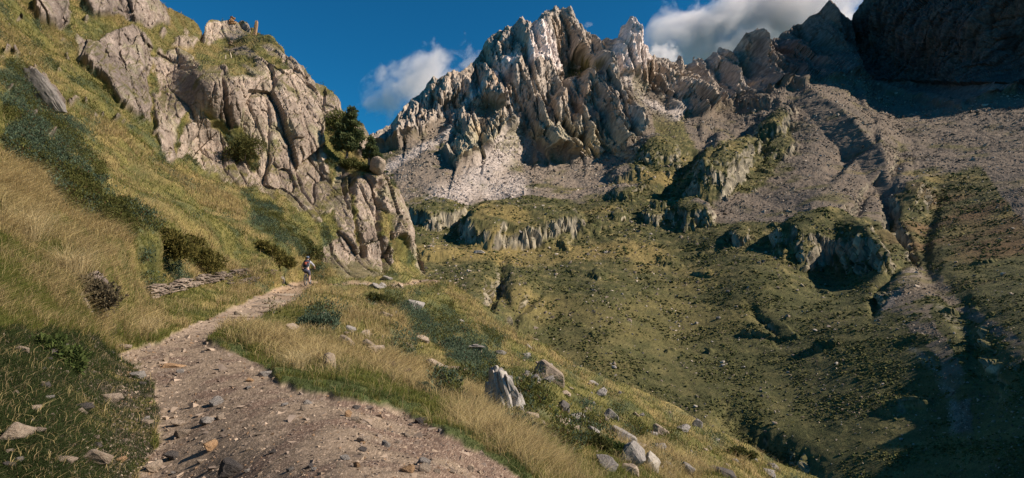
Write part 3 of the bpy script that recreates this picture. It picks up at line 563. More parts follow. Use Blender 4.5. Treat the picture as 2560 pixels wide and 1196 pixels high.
nn = NN_[pk[0], pk[1]]; lean = rng.normal(size=(NB_, 3))*.55; lean[:, :2] += nn[:, :2]*.40; lean[:, 0] += .05; lean[:, 2] = -np.abs(lean[:, 2])*.3
c_d = np.where(rng.random(NB_)[:, None] < .7, rgb(.47,.375,.18), rgb(.36,.27,.15))*(.6+.7*rng.random(NB_))[:, None]; c_g = np.where(rng.random(NB_)[:, None] < .5, rgb(.115,.145,.038), rgb(.19,.185,.055))*(.6+.7*rng.random(NB_))[:, None]
c_e = np.where(so_[:, None], rgb(.050,.070,.026), rgb(.080,.105,.036))*(.5+.8*rng.random(NB_))[:, None]
cc = np.where(isd[:, None], c_d, np.where((ed | so_)[:, None], c_e, c_g))
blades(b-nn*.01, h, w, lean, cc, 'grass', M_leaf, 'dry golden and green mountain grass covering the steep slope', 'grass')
# low shrub carpets
NS = 190000
shw = blur(NSHR.astype(float), 5)
pk = pick(inv & (shw > .06) & ~NCL & ~NPATH, NS, shw**1.5*(.3+sstep(-.3, .3, fbm(NP_[..., 0]/1.2, NP_[..., 1]/1.2, NP_[..., 2]/1.2, 213, 3)))); b = at(NP_, pk); d = ND[pk[0], pk[1]]; nn = NN_[pk[0], pk[1]]
mound = np.clip(.5+fbm(b[:, 0]/.6, b[:, 1]/.6, b[:, 2]/.6, 211, 3)*1.6, 0, 1)
b = b + nn*(rng.random(NS)**.6*mound*.42*np.clip(d/9, .4, 1.2))[:, None]
ln = rng.normal(size=(NS, 3))*.9; ln[:, 2] = np.abs(ln[:, 2])*.3-.3
sz = np.maximum(.05, d/568*.9)*(.6+.8*rng.random(NS))
big = fbm(b[:, 0]/3, b[:, 1]/3, b[:, 2]/3, 212, 2)
cc = np.where((rng.random(NS) < .5+2.2*big)[:, None], rgb(.115,.160,.105), rgb(.125,.130,.042))*(.55+.8*rng.random(NS))[:, None]
cc = np.where((rng.random(NS) < .05)[:, None], rgb(.13,.075,.04), cc)
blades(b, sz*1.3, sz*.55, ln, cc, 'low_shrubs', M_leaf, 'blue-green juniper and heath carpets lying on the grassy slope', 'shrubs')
print('grass', time.time()-T0)

# ---- rocks
import bmesh
def hull_rock(seed, n=16, fl=(1, .8, .6), pw=.55, sub=1):
    r = random.Random(seed); bm = bmesh.new()
    for i in range(n):
        v = Vector((r.gauss(0, 1), r.gauss(0, 1), r.gauss(0, 1))).normalized()
        v = Vector([math.copysign(abs(c)**pw, c) for c in v]); v *= r.uniform(.8, 1.05)
        bm.verts.new((v.x*fl[0], v.y*fl[1], v.z*fl[2]))
    res = bmesh.ops.convex_hull(bm, input=bm.verts)
    bmesh.ops.delete(bm, geom=[v for v in bm.verts if not v.link_faces], context='VERTS')
    bmesh.ops.triangulate(bm, faces=bm.faces)
    if sub:
        bmesh.ops.bevel(bm, geom=list(bm.edges), offset=.05, segments=1, affect='EDGES')
        bmesh.ops.triangulate(bm, faces=bm.faces)
        bmesh.ops.subdivide_edges(bm, edges=[e for e in bm.edges if e.calc_length() > .35], cuts=2, use_grid_fill=True)
        bmesh.ops.triangulate(bm, faces=bm.faces)
    mx = [max(abs(v.co[k]) for v in bm.verts) for k in range(3)]
    for v in bm.verts:
        v.co = Vector([v.co[k]/mx[k] for k in range(3)])
        p = v.co*1.7+Vector((seed*3.1, 0, 0)); q = float(fbm(np.array([p.x]), np.array([p.y]), np.array([p.z]), 5, 3)[0]) if sub else 0
        v.co *= 1+.16*q
    bm.normal_update(); return bm
def mat_rock(name, c1, c2, sc=3.0, stripe=(1, 1, 1), lich=.35):
    m = bpy.data.materials.new(name); m.use_nodes = True; t = m.node_tree; b = t.nodes['Principled BSDF']
    b.inputs['Roughness'].default_value = .9; b.inputs['Specular IOR Level'].default_value = .2
    tc = t.nodes.new('ShaderNodeTexCoord'); mp = t.nodes.new('ShaderNodeMapping'); mp.inputs['Scale'].default_value = stripe; t.links.new(tc.outputs['Object'], mp.inputs[0])
    n1 = t.nodes.new('ShaderNodeTexNoise'); n1.inputs['Scale'].default_value = sc; n1.inputs['Detail'].default_value = 8; n1.inputs['Roughness'].default_value = .7; t.links.new(mp.outputs[0], n1.inputs[0])
    r = t.nodes.new('ShaderNodeValToRGB'); r.color_ramp.elements[0].position = .32; r.color_ramp.elements[1].position = .68
    r.color_ramp.elements[0].color = (*c1, 1); r.color_ramp.elements[1].color = (*c2, 1); t.links.new(n1.outputs[0], r.inputs[0])
    n2 = t.nodes.new('ShaderNodeTexNoise'); n2.inputs['Scale'].default_value = sc*2.3; n2.inputs['Detail'].default_value = 5; t.links.new(tc.outputs['Object'], n2.inputs[0])
    mr = t.nodes.new('ShaderNodeMapRange'); mr.inputs[1].default_value = .56; mr.inputs[2].default_value = .64; mr.inputs[4].default_value = lich; t.links.new(n2.outputs[0], mr.inputs[0])
    mx = t.nodes.new('ShaderNodeMix'); mx.data_type = 'RGBA'; mx.inputs[7].default_value = (.36, .35, .27, 1); t.links.new(mr.outputs[0], mx.inputs[0]); t.links.new(r.outputs[0], mx.inputs[6])
    oi = t.nodes.new('ShaderNodeObjectInfo'); mq = t.nodes.new('ShaderNodeMapRange'); mq.inputs[3].default_value = .72; mq.inputs[4].default_value = 1.25; t.links.new(oi.outputs['Random'], mq.inputs[0])
    vm = t.nodes.new('ShaderNodeVectorMath'); vm.operation = 'SCALE'; t.links.new(mx.outputs[2], vm.inputs[0]); t.links.new(mq.outputs[0], vm.inputs['Scale']); t.links.new(vm.outputs[0], b.inputs['Base Color'])
    bp = t.nodes.new('ShaderNodeBump'); bp.inputs['Strength'].default_value = .8; bp.inputs['Distance'].default_value = .06; t.links.new(n1.outputs[0], bp.inputs['Height']); t.links.new(bp.outputs[0], b.inputs['Normal'])
    return m
M_tan = mat_rock('tan_stone', (.20,.155,.12), (.36,.29,.22)); M_grey = mat_rock('grey_stone', (.15,.14,.135), (.34,.31,.28)); M_dark = mat_rock('dark_stone', (.06,.055,.055), (.13,.115,.105), lich=.05)
M_orange = mat_rock('orange_stone', (.26,.15,.08), (.45,.30,.17), lich=.1); M_white = mat_rock('white_rock', (.20,.18,.155), (.42,.385,.33), 2.2, (1.2, 1.2, .22), .2)
PROT = []
for k in range(10):
    fl = [(1, .8, .6), (1, .7, .35), (1, 1, .8), (1, .6, .5)][k % 4]; bm = hull_rock(k+1, 12+k, fl); me = bpy.data.meshes.new('stone'); bm.to_mesh(me); bm.free(); PROT.append(me)
bm = hull_rock(31, 60, (1, .95, .85), .9); me = bpy.data.meshes.new('stone'); bm.to_mesh(me); bm.free(); PROT.append(me)
NXS = NPX[0]; NROWS = NPY
def surf(px, py):
    c = int(np.argmin(np.abs(NXS-px))); r = int(np.argmin(np.abs(np.where(NVAL[:, c], NPY[:, c], 1e6)-py)))
    return Vector(NP_[r, c]), Vector(NN_[r, c]), float(ND[r, c])
FXS = FARPX[0]
def surf_far(px, py):
    c = int(np.argmin(np.abs(FXS-px))); r = int(np.argmin(np.abs(np.where(FVAL[:, c], FARPY[:, c], 1e6)-py)))
    return Vector(FARP[r, c]), Vector(FARN[r, c]), float(FARP[r, c][1])
def place_rock(px, py, wpx, hpx, proto, mat, label, cat='rock', group=None, rot=(0, 0, 0), sink=.42, name='rock', deep=.8, fn=surf):
    """px, py = foot of the stone in the photograph, wpx/hpx its size there"""
    p, n, d = fn(px, py)
    me = PROT[proto % len(PROT)]
    if mat is not None:
        me = MESHV.setdefault((proto % len(PROT), mat.name), None) or me.copy()
        if MESHV.get((proto % len(PROT), mat.name)) is None:
            me.materials.clear(); me.materials.append(mat); MESHV[(proto % len(PROT), mat.name)] = me
    o = bpy.data.objects.new(name, me); C.objects.link(o)
    sx, sz = wpx/F*d/2, hpx/F*d/2
    o.scale = (sx, (sx+sz)/2*deep*1.2, sz); o.rotation_euler = [math.radians(a) for a in rot]
    o.location = p+Vector((0, 0, sz*(1-sink)))
    tag(o, label, cat, group); return o
MESHV = {}
L = place_rock
def jl(i): pass
BIG = [
 (820,938,60,60,10,M_tan,'upright rounded tan boulder standing in golden grass just right of the footpath',(0,8,20)),
 (1032,778,54,34,1,M_grey,'pale grey flat-topped boulder sitting above the dark juniper carpet below the far footpath',(0,14,0)),
 (876,834,46,26,5,M_grey,'lichen-grey flat rock, upper one of the pair on the slope above the upright boulder',(5,18,10)),
 (865,860,50,28,3,M_tan,'brownish flat rock, lower one of the pair on the slope above the upright boulder',(0,12,0)),
 (1092,938,78,26,7,M_tan,'long low tan slab lying along the golden slope left of the stone-roofed shelter',(0,32,0)),
 (1372,950,92,44,3,M_tan,'large layered tan boulder tilting down the slope right of the white outcrop',(10,30,15)),
 (1335,985,28,20,2,M_tan,'small round tan boulder below the large layered boulder',(0,0,0)),
 (1400,1040,52,46,5,M_dark,'dark split slab leaning on the rocks below the large layered boulder',(20,40,0)),
 (1440,1064,46,36,0,M_grey,'grey square block beside the dark split slab',(0,15,0)),
 (1482,1112,42,38,2,M_grey,'grey cube-like boulder at the lower end of the rock field',(0,5,30)),
 (1478,1084,66,14,1,M_white,'long narrow pale stone lying across the rock field',(0,28,0)),
 (1555,1112,92,36,3,M_grey,'broad flat grey slab on the right part of the near slope',(0,20,0)),
 (1570,1168,62,72,7,M_grey,'leaning grey slab dropping toward the bottom edge of the near slope',(0,42,0)),
 (1628,1178,48,56,2,M_white,'pale pointed block standing near the bottom right of the near slope',(0,12,0)),
 (1770,1122,30,24,0,M_tan,'lone square tan block in dry grass on the lower right slope',(0,10,0)),
 (1718,1186,52,40,5,M_grey,'wide grey rock right of the pale pointed block',(0,20,0)),
 (1800,1192,74,36,1,M_dark,'dark mossy rock at the bottom edge of the near slope',(0,22,0)),
 (1316,892,26,18,0,M_grey,'small grey block high on the near slope under its skyline',(0,14,0)),
 (1325,1050,42,22,1,M_tan,'low tan rock at the right foot of the white outcrop',(0,18,0)),
 (1652,1082,54,26,3,M_tan,'tan slab under the skyline in the rock field',(0,26,0)),
 (1746,1068,52,34,9,M_grey,'grey boulder on the very edge of the near slope skyline',(0,30,0)),
 (940,728,40,16,1,M_grey,'flat grey slab just below the thin far footpath',(0,20,0)),
 (906,716,24,14,0,M_tan,'small tan block on the inner edge of the far footpath',(0,6,0)),
 (604,794,36,16,7,M_tan,'pointed tan stone at the left edge of the stone steps',(0,25,10)),
 (1155,800,20,10,4,M_grey,'small grey stone on the slope below the far bend of the footpath',(0,20,0)),
 (925,874,44,16,6,M_tan,'narrow tan stone poking out of the grass beyond the upright boulder',(0,35,0)),
 (960,806,34,14,1,M_tan,'pale tan stone between two juniper patches',(0,24,0)),
 (812,800,40,18,5,M_tan,'low tan stone in the grass right of the small juniper patch',(0,24,0)),
 (720,836,24,16,0,M_tan,'small tan stone in the grass right of the footpath bend',(0,10,0)),
]
for b_ in BIG: L(*b_[:7], 'boulder', None, b_[7])
SML = [
 (582,1184,78,40,3,M_dark,'dark wedge-shaped stone lying in the middle of the path at the bottom',(4,10,15)),
 (522,1124,38,34,0,M_orange,'orange-brown angular stone standing on the left half of the path',(0,10,30)),
 (1060,1186,34,24,2,M_tan,'tan rounded stone, the lower of two touching at the right of the path',(0,0,0)),
 (1057,1166,38,26,4,M_grey,'grey rounded stone, the upper of two touching at the right of the path',(0,5,40)),
 (871,1044,17,21,2,M_orange,'small upright orange stone on bare reddish soil beside the path',(0,0,0)),
 (383,1178,44,34,0,M_tan,'pale cracked stone at the lower left edge of the path',(0,5,20)),
 (457,1090,38,24,1,M_tan,'flat-topped tan stone on the left edge of the path',(0,8,0)),
 (428,1148,36,26,4,M_dark,'rounded dark grey stone among the pale stones left of the path',(0,0,0)),
 (366,1068,30,20,6,M_tan,'tan stone half buried at the grass edge left of the path',(0,0,0)),
 (500,1156,26,14,5,M_tan,'small flat tan stone between the orange stone and the dark wedge',(0,0,0)),
 (300,1160,28,18,0,M_orange,'ochre stone in the gravel at the far bottom left',(0,0,0)),
 (962,1118,26,18,3,M_grey,'pale grey stone on the right part of the path',(0,0,0)),
 (905,1126,24,14,2,M_dark,'small dark stone left of the pale grey one on the path',(0,0,0)),
 (665,940,40,16,1,M_grey,'low grey stone where the grass edge meets the path',(0,0,0)),
 (310,876,46,20,5,M_tan,'flat tan stone at the left corner where the path widens',(0,6,0)),
 (432,918,70,10,3,M_orange,'long thin ochre slab set flush across the path',(0,0,0)),
]
for b_ in SML: L(*b_[:7], 'stone', None, b_[7], sink=.35, name='stone')
# repeats: path stones, slope rocks
def scatter_ind(n, mask, fn_size, mats, label, group, name, cat, sink, tilt=25, w=None):
    r, c = np.nonzero(mask); p = None
    if w is not None: p = w[r, c]; p = p/p.sum()
    ks = rng.choice(len(r), n, replace=False, p=p)
    for k in ks:
        px, py = float(NPX[r[k], c[k]]), float(NPY[r[k], c[k]]); d = float(ND[r[k], c[k]])
        wp_, hp_ = fn_size(d)
        L(px, py, wp_/d*F, hp_/d*F, random.randrange(10), random.choice(mats), label, cat, group, (random.uniform(-8, 8), random.uniform(-5, tilt), random.uniform(0, 360)), sink, name)
vis = inv & (NPX > 0) & (NPY < 1190) & (NPX < 2000)
def szp(d): s_ = .03+.085*random.random()**3; return s_*(1+d/14), s_*.55*(1+d/14)
scatter_ind(60, vis & NPATH & (ND < 14), szp, [M_tan, M_tan, M_tan, M_grey, M_dark, M_orange], 'small pale angular stone lying loose on the dirt path', 'small stones on the path', 'stone', 'stone', .4)
def szg(d): s_ = .05+.16*random.random()**2.5; return s_, s_*.6
scatter_ind(42, vis & NSOIL & ~NPATH & (NPY > 880), szg, [M_tan, M_grey, M_tan, M_tan, M_dark], 'pale broken stone in the dark gravel strip left of the path', 'stones in the gravel strip left of the path', 'stone', 'stone', .4)
def szs(d): s_ = .14+.55*random.random()**2.2; return s_*(.6+d/50), s_*.5*(.6+d/50)
RF = inpoly(NPX, NPY, [(1300,900),(1420,920),(1600,1000),(1760,1070),(1980,1190),(1480,1190),(1400,1120),(1320,1060),(1290,980)])
scatter_ind(110, vis & RF & ~NCL, szs, [M_tan, M_grey, M_grey, M_tan], 'broken rock in the rock field on the lower right of the near slope', 'rocks of the rock field on the near slope', 'rock', 'rock', .6, 40)
scatter_ind(40, vis & ~RF & ~NCL & ~NPATH & ~NSOIL & ~NSHR & (ND > 14) & (NPY > 700) & (NPX > 600), szs, [M_tan, M_tan, M_grey], 'small rock half hidden in the grass of the slope below the path', 'rocks in the grass below the path', 'rock', 'rock', .62, 35)
# gravel and scree as masses of low-poly stones
def stone_mass(pos, nrm, size, colr, name, mat, label, cat):
    n = len(pos); base = []
    for k in range(6):
        bm = hull_rock(50+k, 7, (1, .8, .5), .6, 0)
        base.append((np.array([v.co[:] for v in bm.verts]), np.array([[v.index for v in f.verts] for f in bm.faces]))); bm.free()
    Vs, Fs, Cs = [], [], []; off = 0; kk = rng.integers(0, 6, n)
    for k in range(6):
        m = kk == k; nk = m.sum()
        if nk == 0: continue
        bv, bf = base[k]; th = rng.random(nk)*2*np.pi; ti = rng.normal(size=nk)*.35
        c_, s_ = np.cos(th), np.sin(th); ct, st_ = np.cos(ti), np.sin(ti)
        x, y, z = bv[:, 0], bv[:, 1], bv[:, 2]
        y2 = y[None]*ct[:, None]-z[None]*st_[:, None]; z2 = y[None]*st_[:, None]+z[None]*ct[:, None]
        X2 = x[None]*c_[:, None]-y2*s_[:, None]; Y2 = x[None]*s_[:, None]+y2*c_[:, None]
        sc3 = size[m][:, None, None]
        V = np.stack([X2, Y2, z2*(.6+.5*rng.random(nk))[:, None]], -1)*sc3 + pos[m][:, None] + np.array([0, 0, .12])*sc3
        Fk = bf[None]+(np.arange(nk)*len(bv))[:, None, None]+off
        Vs.append(V.reshape(-1, 3)); Fs.append(Fk.reshape(-1, 3)); Cs.append(np.repeat(colr[m], len(bv), 0)); off += nk*len(bv)
    o = mesh_np(name, np.concatenate(Vs), np.concatenate(Fs), np.concatenate(Cs), mat); tag(o, label, cat, kind='stuff'); return o
M_st = mat_terrain('loose_stone', 6.0, .25, .3, .02)
NG = 11000
pm_ = inv & (NPATH | (NSOIL & (NPY > 840))) & (NPY < 1230)
pk = pick(pm_, NG, (1+2.2*(NSOIL & ~NPATH)*sstep(150, 330, NPX)*sstep(880, 960, NPY))*np.where(NPATH, np.where((NPX < 430+0*NPX) | (NPX > 900), 1.0, .5)+.8*sstep(9, 14, ND), .65)); b = at(NP_, pk); d = ND[pk[0], pk[1]]
sz = d/568*(.35+1.3*rng.random(NG)**4)*1.15
cc = np.array([rgb(.27,.21,.16), rgb(.21,.17,.14), rgb(.36,.29,.22), rgb(.12,.095,.08), rgb(.24,.16,.10)])[rng.integers(0, 5, NG)]*(.8+.4*rng.random(NG))[:, None]
stone_mass(b, None, sz, cc, 'gravel', M_st, 'loose gravel and pebbles strewn over the dirt path and its left verge', 'gravel')
NE = 520
pk = pick(inv & NPATH & (NPY < 1230), NE, .3+sstep(-.1, .3, fbm(NPX/60, NPY/30, 0*NPX, 235, 2))+(NPX < 450)+.8*(NPX > 900)); b = at(NP_, pk); d = ND[pk[0], pk[1]]
cc = np.array([rgb(.27,.21,.155), rgb(.20,.16,.13), rgb(.33,.26,.20)])[rng.integers(0, 3, NE)]*(.8+.4*rng.random(NE))[:, None]; sz = d/568*(1.8+4.5*rng.random(NE)**3); b[:, 2] -= sz*.38
stone_mass(b, None, sz, cc, 'embedded_stones', M_st, 'flat stones trodden flush into the dirt of the path', 'stones')
NF = 60000
fi = FVAL & (FARPX > 900) & (FARPX < 2600) & (FARPY < 1230) & (FARM < .5)
wts = .05+1.0*FSM+1.2*FWH+.05*sstep(-.1, .3, fbm(FARP[..., 0]/25, FARP[..., 1]/25, FARP[..., 2]/25, 231, 2)) if False else .16+.8*FSM+.9*FWH
wts = wts*(.25+sstep(-.15, .25, fbm(FARP[..., 0]/30+FARP[..., 2]/50, FARP[..., 1]/110, FARP[..., 2]/110, 234, 3))); pk = pick(fi, NF, wts*fi); b = at(FARP, pk); d = b[:, 1]; wh_ = FWH[pk[0], pk[1]]; sm_ = FSM[pk[0], pk[1]]
sz = d/568*(.25+1.35*rng.random(NF)**6+1.6*(rng.random(NF) < .012))*np.where(at(FARPX, pk) > 1750, .85, 1.05)
cc = np.array([rgb(.27,.22,.17), rgb(.20,.165,.13), rgb(.38,.33,.27), rgb(.13,.11,.09)])[rng.integers(0, 4, NF)]*np.where(at(FARPX, pk) > 1700, .85, 1)[:, None]
cc = mixc(cc, rgb(.40,.35,.315), np.clip(wh_, 0, 1)); cc = cc*(.8+.4*rng.random(NF))[:, None]
stone_mass(b, None, sz, cc, 'scree', M_far, 'countless pale scree blocks strewn over the moraine and valley slopes', 'scree')
NV = 60000
pk = pick(fi & (FSM < .4) & (FARPY > 380), NV, sstep(-.15, .3, fbm(FARP[..., 0]/12, FARP[..., 1]/20, FARP[..., 2]/12, 233, 3))+.04); b = at(FARP, pk); d = b[:, 1]
cc = np.where((rng.random(NV) < .5)[:, None], rgb(.060,.068,.024), rgb(.100,.098,.036))*(.7+.7*rng.random(NV))[:, None]
stone_mass(b, None, d/568*(.35+1.5*rng.random(NV)**4), cc, 'valley_shrubs', M_far, 'low dark green shrubs dotting the slope across the valley', 'shrubs')
PROTF = []
for k in range(90):
    for _ in range(50):
        px, py = random.uniform(1080, 2540), random.uniform(640, 1150)
        c_ = int(np.argmin(np.abs(FXS-px)))
        if py < np.interp(px, nx_, ny_)-12: break
    else: continue
    s_ = 5+13*random.random()**3
    L(px, py, s_, s_*.6, random.randrange(10), random.choice([M_grey, M_tan, M_white]), 'pale boulder lying on the green slope across the valley', 'boulder', 'boulders on the far valley slope', (0, random.uniform(-10, 20), random.uniform(0, 360)), .3, 'boulder', fn=surf_far)
print('rocks', time.time()-T0)
# ------------------------------------------------------------------ clouds
def cloud(px, py, dist, rx, ry, rz, rot, dens, nsc, seed, label, aniso=.2, lift=0.0):
    bm = bmesh.new(); bmesh.ops.create_icosphere(bm, subdivisions=3, radius=1)
    me = bpy.data.meshes.new('cloud'); bm.to_mesh(me); bm.free(); o = bpy.data.objects.new('cloud', me); C.objects.link(o)
    o.location = pt(px, py, dist); o.scale = (rx, ry, rz); o.rotation_euler = (0, math.radians(rot), 0)
    m = bpy.data.materials.new('cloud_vapour'); m.use_nodes = True; t = m.node_tree
    for n_ in list(t.nodes): t.nodes.remove(n_)
    out = t.nodes.new('ShaderNodeOutputMaterial'); v = t.nodes.new('ShaderNodeVolumePrincipled')
    v.inputs['Color'].default_value = (.97, .95, .96, 1); v.inputs['Anisotropy'].default_value = aniso
    tc = t.nodes.new('ShaderNodeTexCoord'); ln = t.nodes.new('ShaderNodeVectorMath'); ln.operation = 'LENGTH'; t.links.new(tc.outputs['Object'], ln.inputs[0])
    mp = t.nodes.new('ShaderNodeMapping'); mp.inputs['Location'].default_value = (seed*3.7, seed*1.3, 0); mp.inputs['Scale'].default_value = (nsc, nsc*ry/rx, nsc*rz/rx*1.3); t.links.new(tc.outputs['Object'], mp.inputs[0])
    n1 = t.nodes.new('ShaderNodeTexNoise'); n1.inputs['Scale'].default_value = 1; n1.inputs['Detail'].default_value = 5.5; n1.inputs['Roughness'].default_value = .62; n1.inputs['Distortion'].default_value = .3; t.links.new(mp.outputs[0], n1.inputs[0])
    a = t.nodes.new('ShaderNodeMath'); a.operation = 'MULTIPLY_ADD'; a.inputs[1].default_value = 4.4; t.links.new(n1.outputs[0], a.inputs[0])     # 4.4 n - (1.75 + 1.25 r^2)
    r2 = t.nodes.new('ShaderNodeMath'); r2.operation = 'POWER'; r2.inputs[1].default_value = 2.2; t.links.new(ln.outputs['Value'], r2.inputs[0])
    r3 = t.nodes.new('ShaderNodeMath'); r3.operation = 'MULTIPLY_ADD'; r3.inputs[1].default_value = -1.5; r3.inputs[2].default_value = -1.70+lift; t.links.new(r2.outputs[0], r3.inputs[0])
    t.links.new(r3.outputs[0], a.inputs[2])
    cl = t.nodes.new('ShaderNodeClamp'); t.links.new(a.outputs[0], cl.inputs[0])
    dm_ = t.nodes.new('ShaderNodeMath'); dm_.operation = 'MULTIPLY'; dm_.inputs[1].default_value = dens; t.links.new(cl.outputs[0], dm_.inputs[0]); t.links.new(dm_.outputs[0], v.inputs['Density'])
    t.links.new(v.outputs[0], out.inputs['Volume']); me.materials.append(m)
    m.cycles.volume_step_rate = 1.0
    tag(o, label, 'cloud', kind='stuff'); return o
cloud(1045, 205, 4200, 600, 280, 300, -33, .012, 2.7, 3, 'soft white cloud rising diagonally left of the highest peak', .2, .12)
cloud(1215, 135, 4300, 110, 80, 60, 0, .008, 2.4, 5, 'small white wisp touching the left ridge of the highest peak')
cloud(1860, 66, 4600, 1320, 420, 400, -12, .014, 3.4, 8, 'large grey-white cloud bank behind the jagged ridge', .1, .34)
cloud(1655, 140, 4200, 170, 150, 120, 0, .02, 2.4, 9, 'bright cream cloud just right of the pale rock spire', .3, .25)
cloud(2085, 45, 4500, 210, 150, 120, 10, .02, 2.4, 12, 'bright cloud in the gap left of the shaded mountain', .3, .2)
cloud(1470, 62, 4300, 90, 40, 26, -20, .006, 2.2, 15, 'thin wisp of cloud right of the summit')
# ------------------------------------------------------------------ small things
def bm_obj(name, bm, mat, parent=None, smooth=False):
    me = bpy.data.meshes.new(name); bm.normal_update(); bm.to_mesh(me); bm.free()
    if mat: me.materials.append(mat)
    if smooth:
        for p in me.polygons: p.use_smooth = True
    o = bpy.data.objects.new(name, me); C.objects.link(o)
    if parent: o.parent = parent
    return o
def tube(bm, pts, rad, seg=8, cap=True):
    pts = [Vector(p) for p in pts]; rings = []
    for i, p in enumerate(pts):
        r = rad[i] if isinstance(rad, (list, tuple)) else rad
        d = (pts[min(i+1, len(pts)-1)]-pts[max(i-1, 0)]).normalized(); a = d.orthogonal().normalized()
        if i: 
            a = (pa - d*pa.dot(d)).normalized()
        pa = a; b = d.cross(a)
        rings.append([bm.verts.new(p+a*r*math.cos(2*math.pi*k/seg)+b*r*math.sin(2*math.pi*k/seg)) for k in range(seg)])
    for i in range(len(rings)-1):
        for k in range(seg): bm.faces.new((rings[i][k], rings[i][(k+1) % seg], rings[i+1][(k+1) % seg], rings[i+1][k]))
    if cap: bm.faces.new(rings[0][::-1]); bm.faces.new(rings[-1])
def empty(name, loc, rz=0, label=None, cat=None, group=None):
    o = bpy.data.objects.new(name, None); C.objects.link(o); o.location = loc; o.rotation_euler = (0, 0, rz); o.empty_display_size = .1
    return tag(o, label, cat, group)
def mat_plain(name, c, rough=.8, var=.2, sc=20, metal=0.0):
    m = bpy.data.materials.new(name); m.use_nodes = True; t = m.node_tree; b = t.nodes['Principled BSDF']; b.inputs['Roughness'].default_value = rough; b.inputs['Metallic'].default_value = metal
    tc = t.nodes.new('ShaderNodeTexCoord'); n = t.nodes.new('ShaderNodeTexNoise'); n.inputs['Scale'].default_value = sc; n.inputs['Detail'].default_value = 5; t.links.new(tc.outputs['Object'], n.inputs[0])
    r = t.nodes.new('ShaderNodeValToRGB'); r.color_ramp.elements[0].position = .3; r.color_ramp.elements[1].position = .7
    r.color_ramp.elements[0].color = (*[x*(1-var) for x in c], 1); r.color_ramp.elements[1].color = (*[min(1, x*(1+var)) for x in c], 1)
    t.links.new(n.outputs[0], r.inputs[0]); t.links.new(r.outputs[0], b.inputs['Base Color']); return m
M_wood = mat_plain('weathered_wood', (.20,.15,.10), sc=12); M_post = mat_plain('pale_wood', (.50,.42,.30)); M_bark = mat_plain('bark', (.16,.12,.09), sc=8)
# needle and leaf masses
def leaf_mesh(name, cents, n, size, c1, c2, parent, flat=1.0, up=.2):
    """cents: list of (Vector, radius)"""
    w = np.array([r**2 for _, r in cents]); k = rng.choice(len(cents), n, p=w/w.sum())
    cen = np.array([c[:] for c, _ in cents])[k]; rad = np.array([r for _, r in cents])[k]
    v = rng.normal(size=(n, 3)); v /= np.linalg.norm(v, axis=1)[:, None]; v[:, 2] *= flat
    rr = rad*(.35+.65*rng.random(n)**.5)*(1+.35*fbm(v[:, 0]*2+k, v[:, 1]*2, v[:, 2]*2, 301, 2)*2)
    b = cen+v*rr[:, None]; d = v*.8+rng.normal(size=(n, 3))*.6+np.array([0, 0, up]); d /= np.linalg.norm(d, axis=1)[:, None]
    s_ = np.cross(d, rng.normal(size=(n, 3))); s_ /= np.linalg.norm(s_, axis=1)[:, None]
    L_ = size*(.6+.8*rng.random(n))[:, None]
    V = np.stack([b-s_*L_*.22, b+s_*L_*.22, b+d*L_+s_*L_*.12, b+d*L_-s_*L_*.12], 1).reshape(-1, 3)
    Fq = np.arange(n*4).reshape(-1, 4); t_ = rng.random(n)[:, None]; cc = (np.array(c1)*(1-t_)+np.array(c2)*t_)*(.75+.5*rng.random(n))[:, None]
    return mesh_np(name, V, Fq, np.repeat(cc, 4, 0), M_leaf, parent)
def pine(base, blobs, trunk, d, label, n=5200, size=.26):
    """blobs (px,py,rpx,dy) in photo pixels at distance d, trunk list of px"""
    o = pt(base[0], base[1], d); e = empty('pine_tree', o, 0, label, 'tree')
    tp = [pt(x, y, d)-o for x, y in trunk]; bm = bmesh.new(); tube(bm, tp, [.13*(1-i/len(tp))+.03 for i in range(len(tp))])
    t_ = bm_obj('trunk', bm, M_bark, e)
    cs = []
    for (x, y, r, dy) in blobs:
        c = pt(x, y, d)+Vector((0, dy, 0))-o; cs.append((c, .84*r/F*d))
        q = min(tp, key=lambda p: (p-c).length+(2 if p.z > c.z+.3 else 0)); bm = bmesh.new()
        tube(bm, [q, q.lerp(c, .5)+Vector((0, 0, -.06)), c], [.05, .035, .015], 6); bm_obj('limb', bm, M_bark, e)
    leaf_mesh('crown', cs, n, size, (.075,.10,.052), (.155,.18,.075), e, .75)
    return e
TD = surf(870, 400)[2]-1.2
pine((866,402), [(880,276,11,0),(873,287,9,.3),(884,290,10,-.2),(862,300,10,.4),(878,306,13,0),(892,312,9,-.3),(868,322,14,0),(884,330,14,.3),(852,318,10,-.3),(848,334,13,.2),(866,345,15,-.2),(884,352,14,0),(898,346,10,.3),(901,334,8,0),(838,352,13,0),(856,362,14,.3),(878,370,13,-.3),(842,370,9,.2),(893,366,9,0)],
     [(866,404),(868,385),(867,360),(871,335),(874,310),(879,285),(881,268)], TD, 'tall wind-shaped pine growing out of the cliff edge against the sky', 6500, .24)
TD2 = surf(925, 415)[2]-1.0
pine((922,414), [(927,348,7,0),(928,358,8,.2),(923,368,10,-.1),(935,374,10,.1),(916,380,9,0),(942,388,10,0),(930,388,11,.2),(950,396,8,-.1),(914,390,8,.1),(936,400,8,0)],
     [(922,416),(923,400),(925,380),(927,360),(928,344)], TD2, 'small pine above the balanced boulder on the cliff edge', 4200, .2)
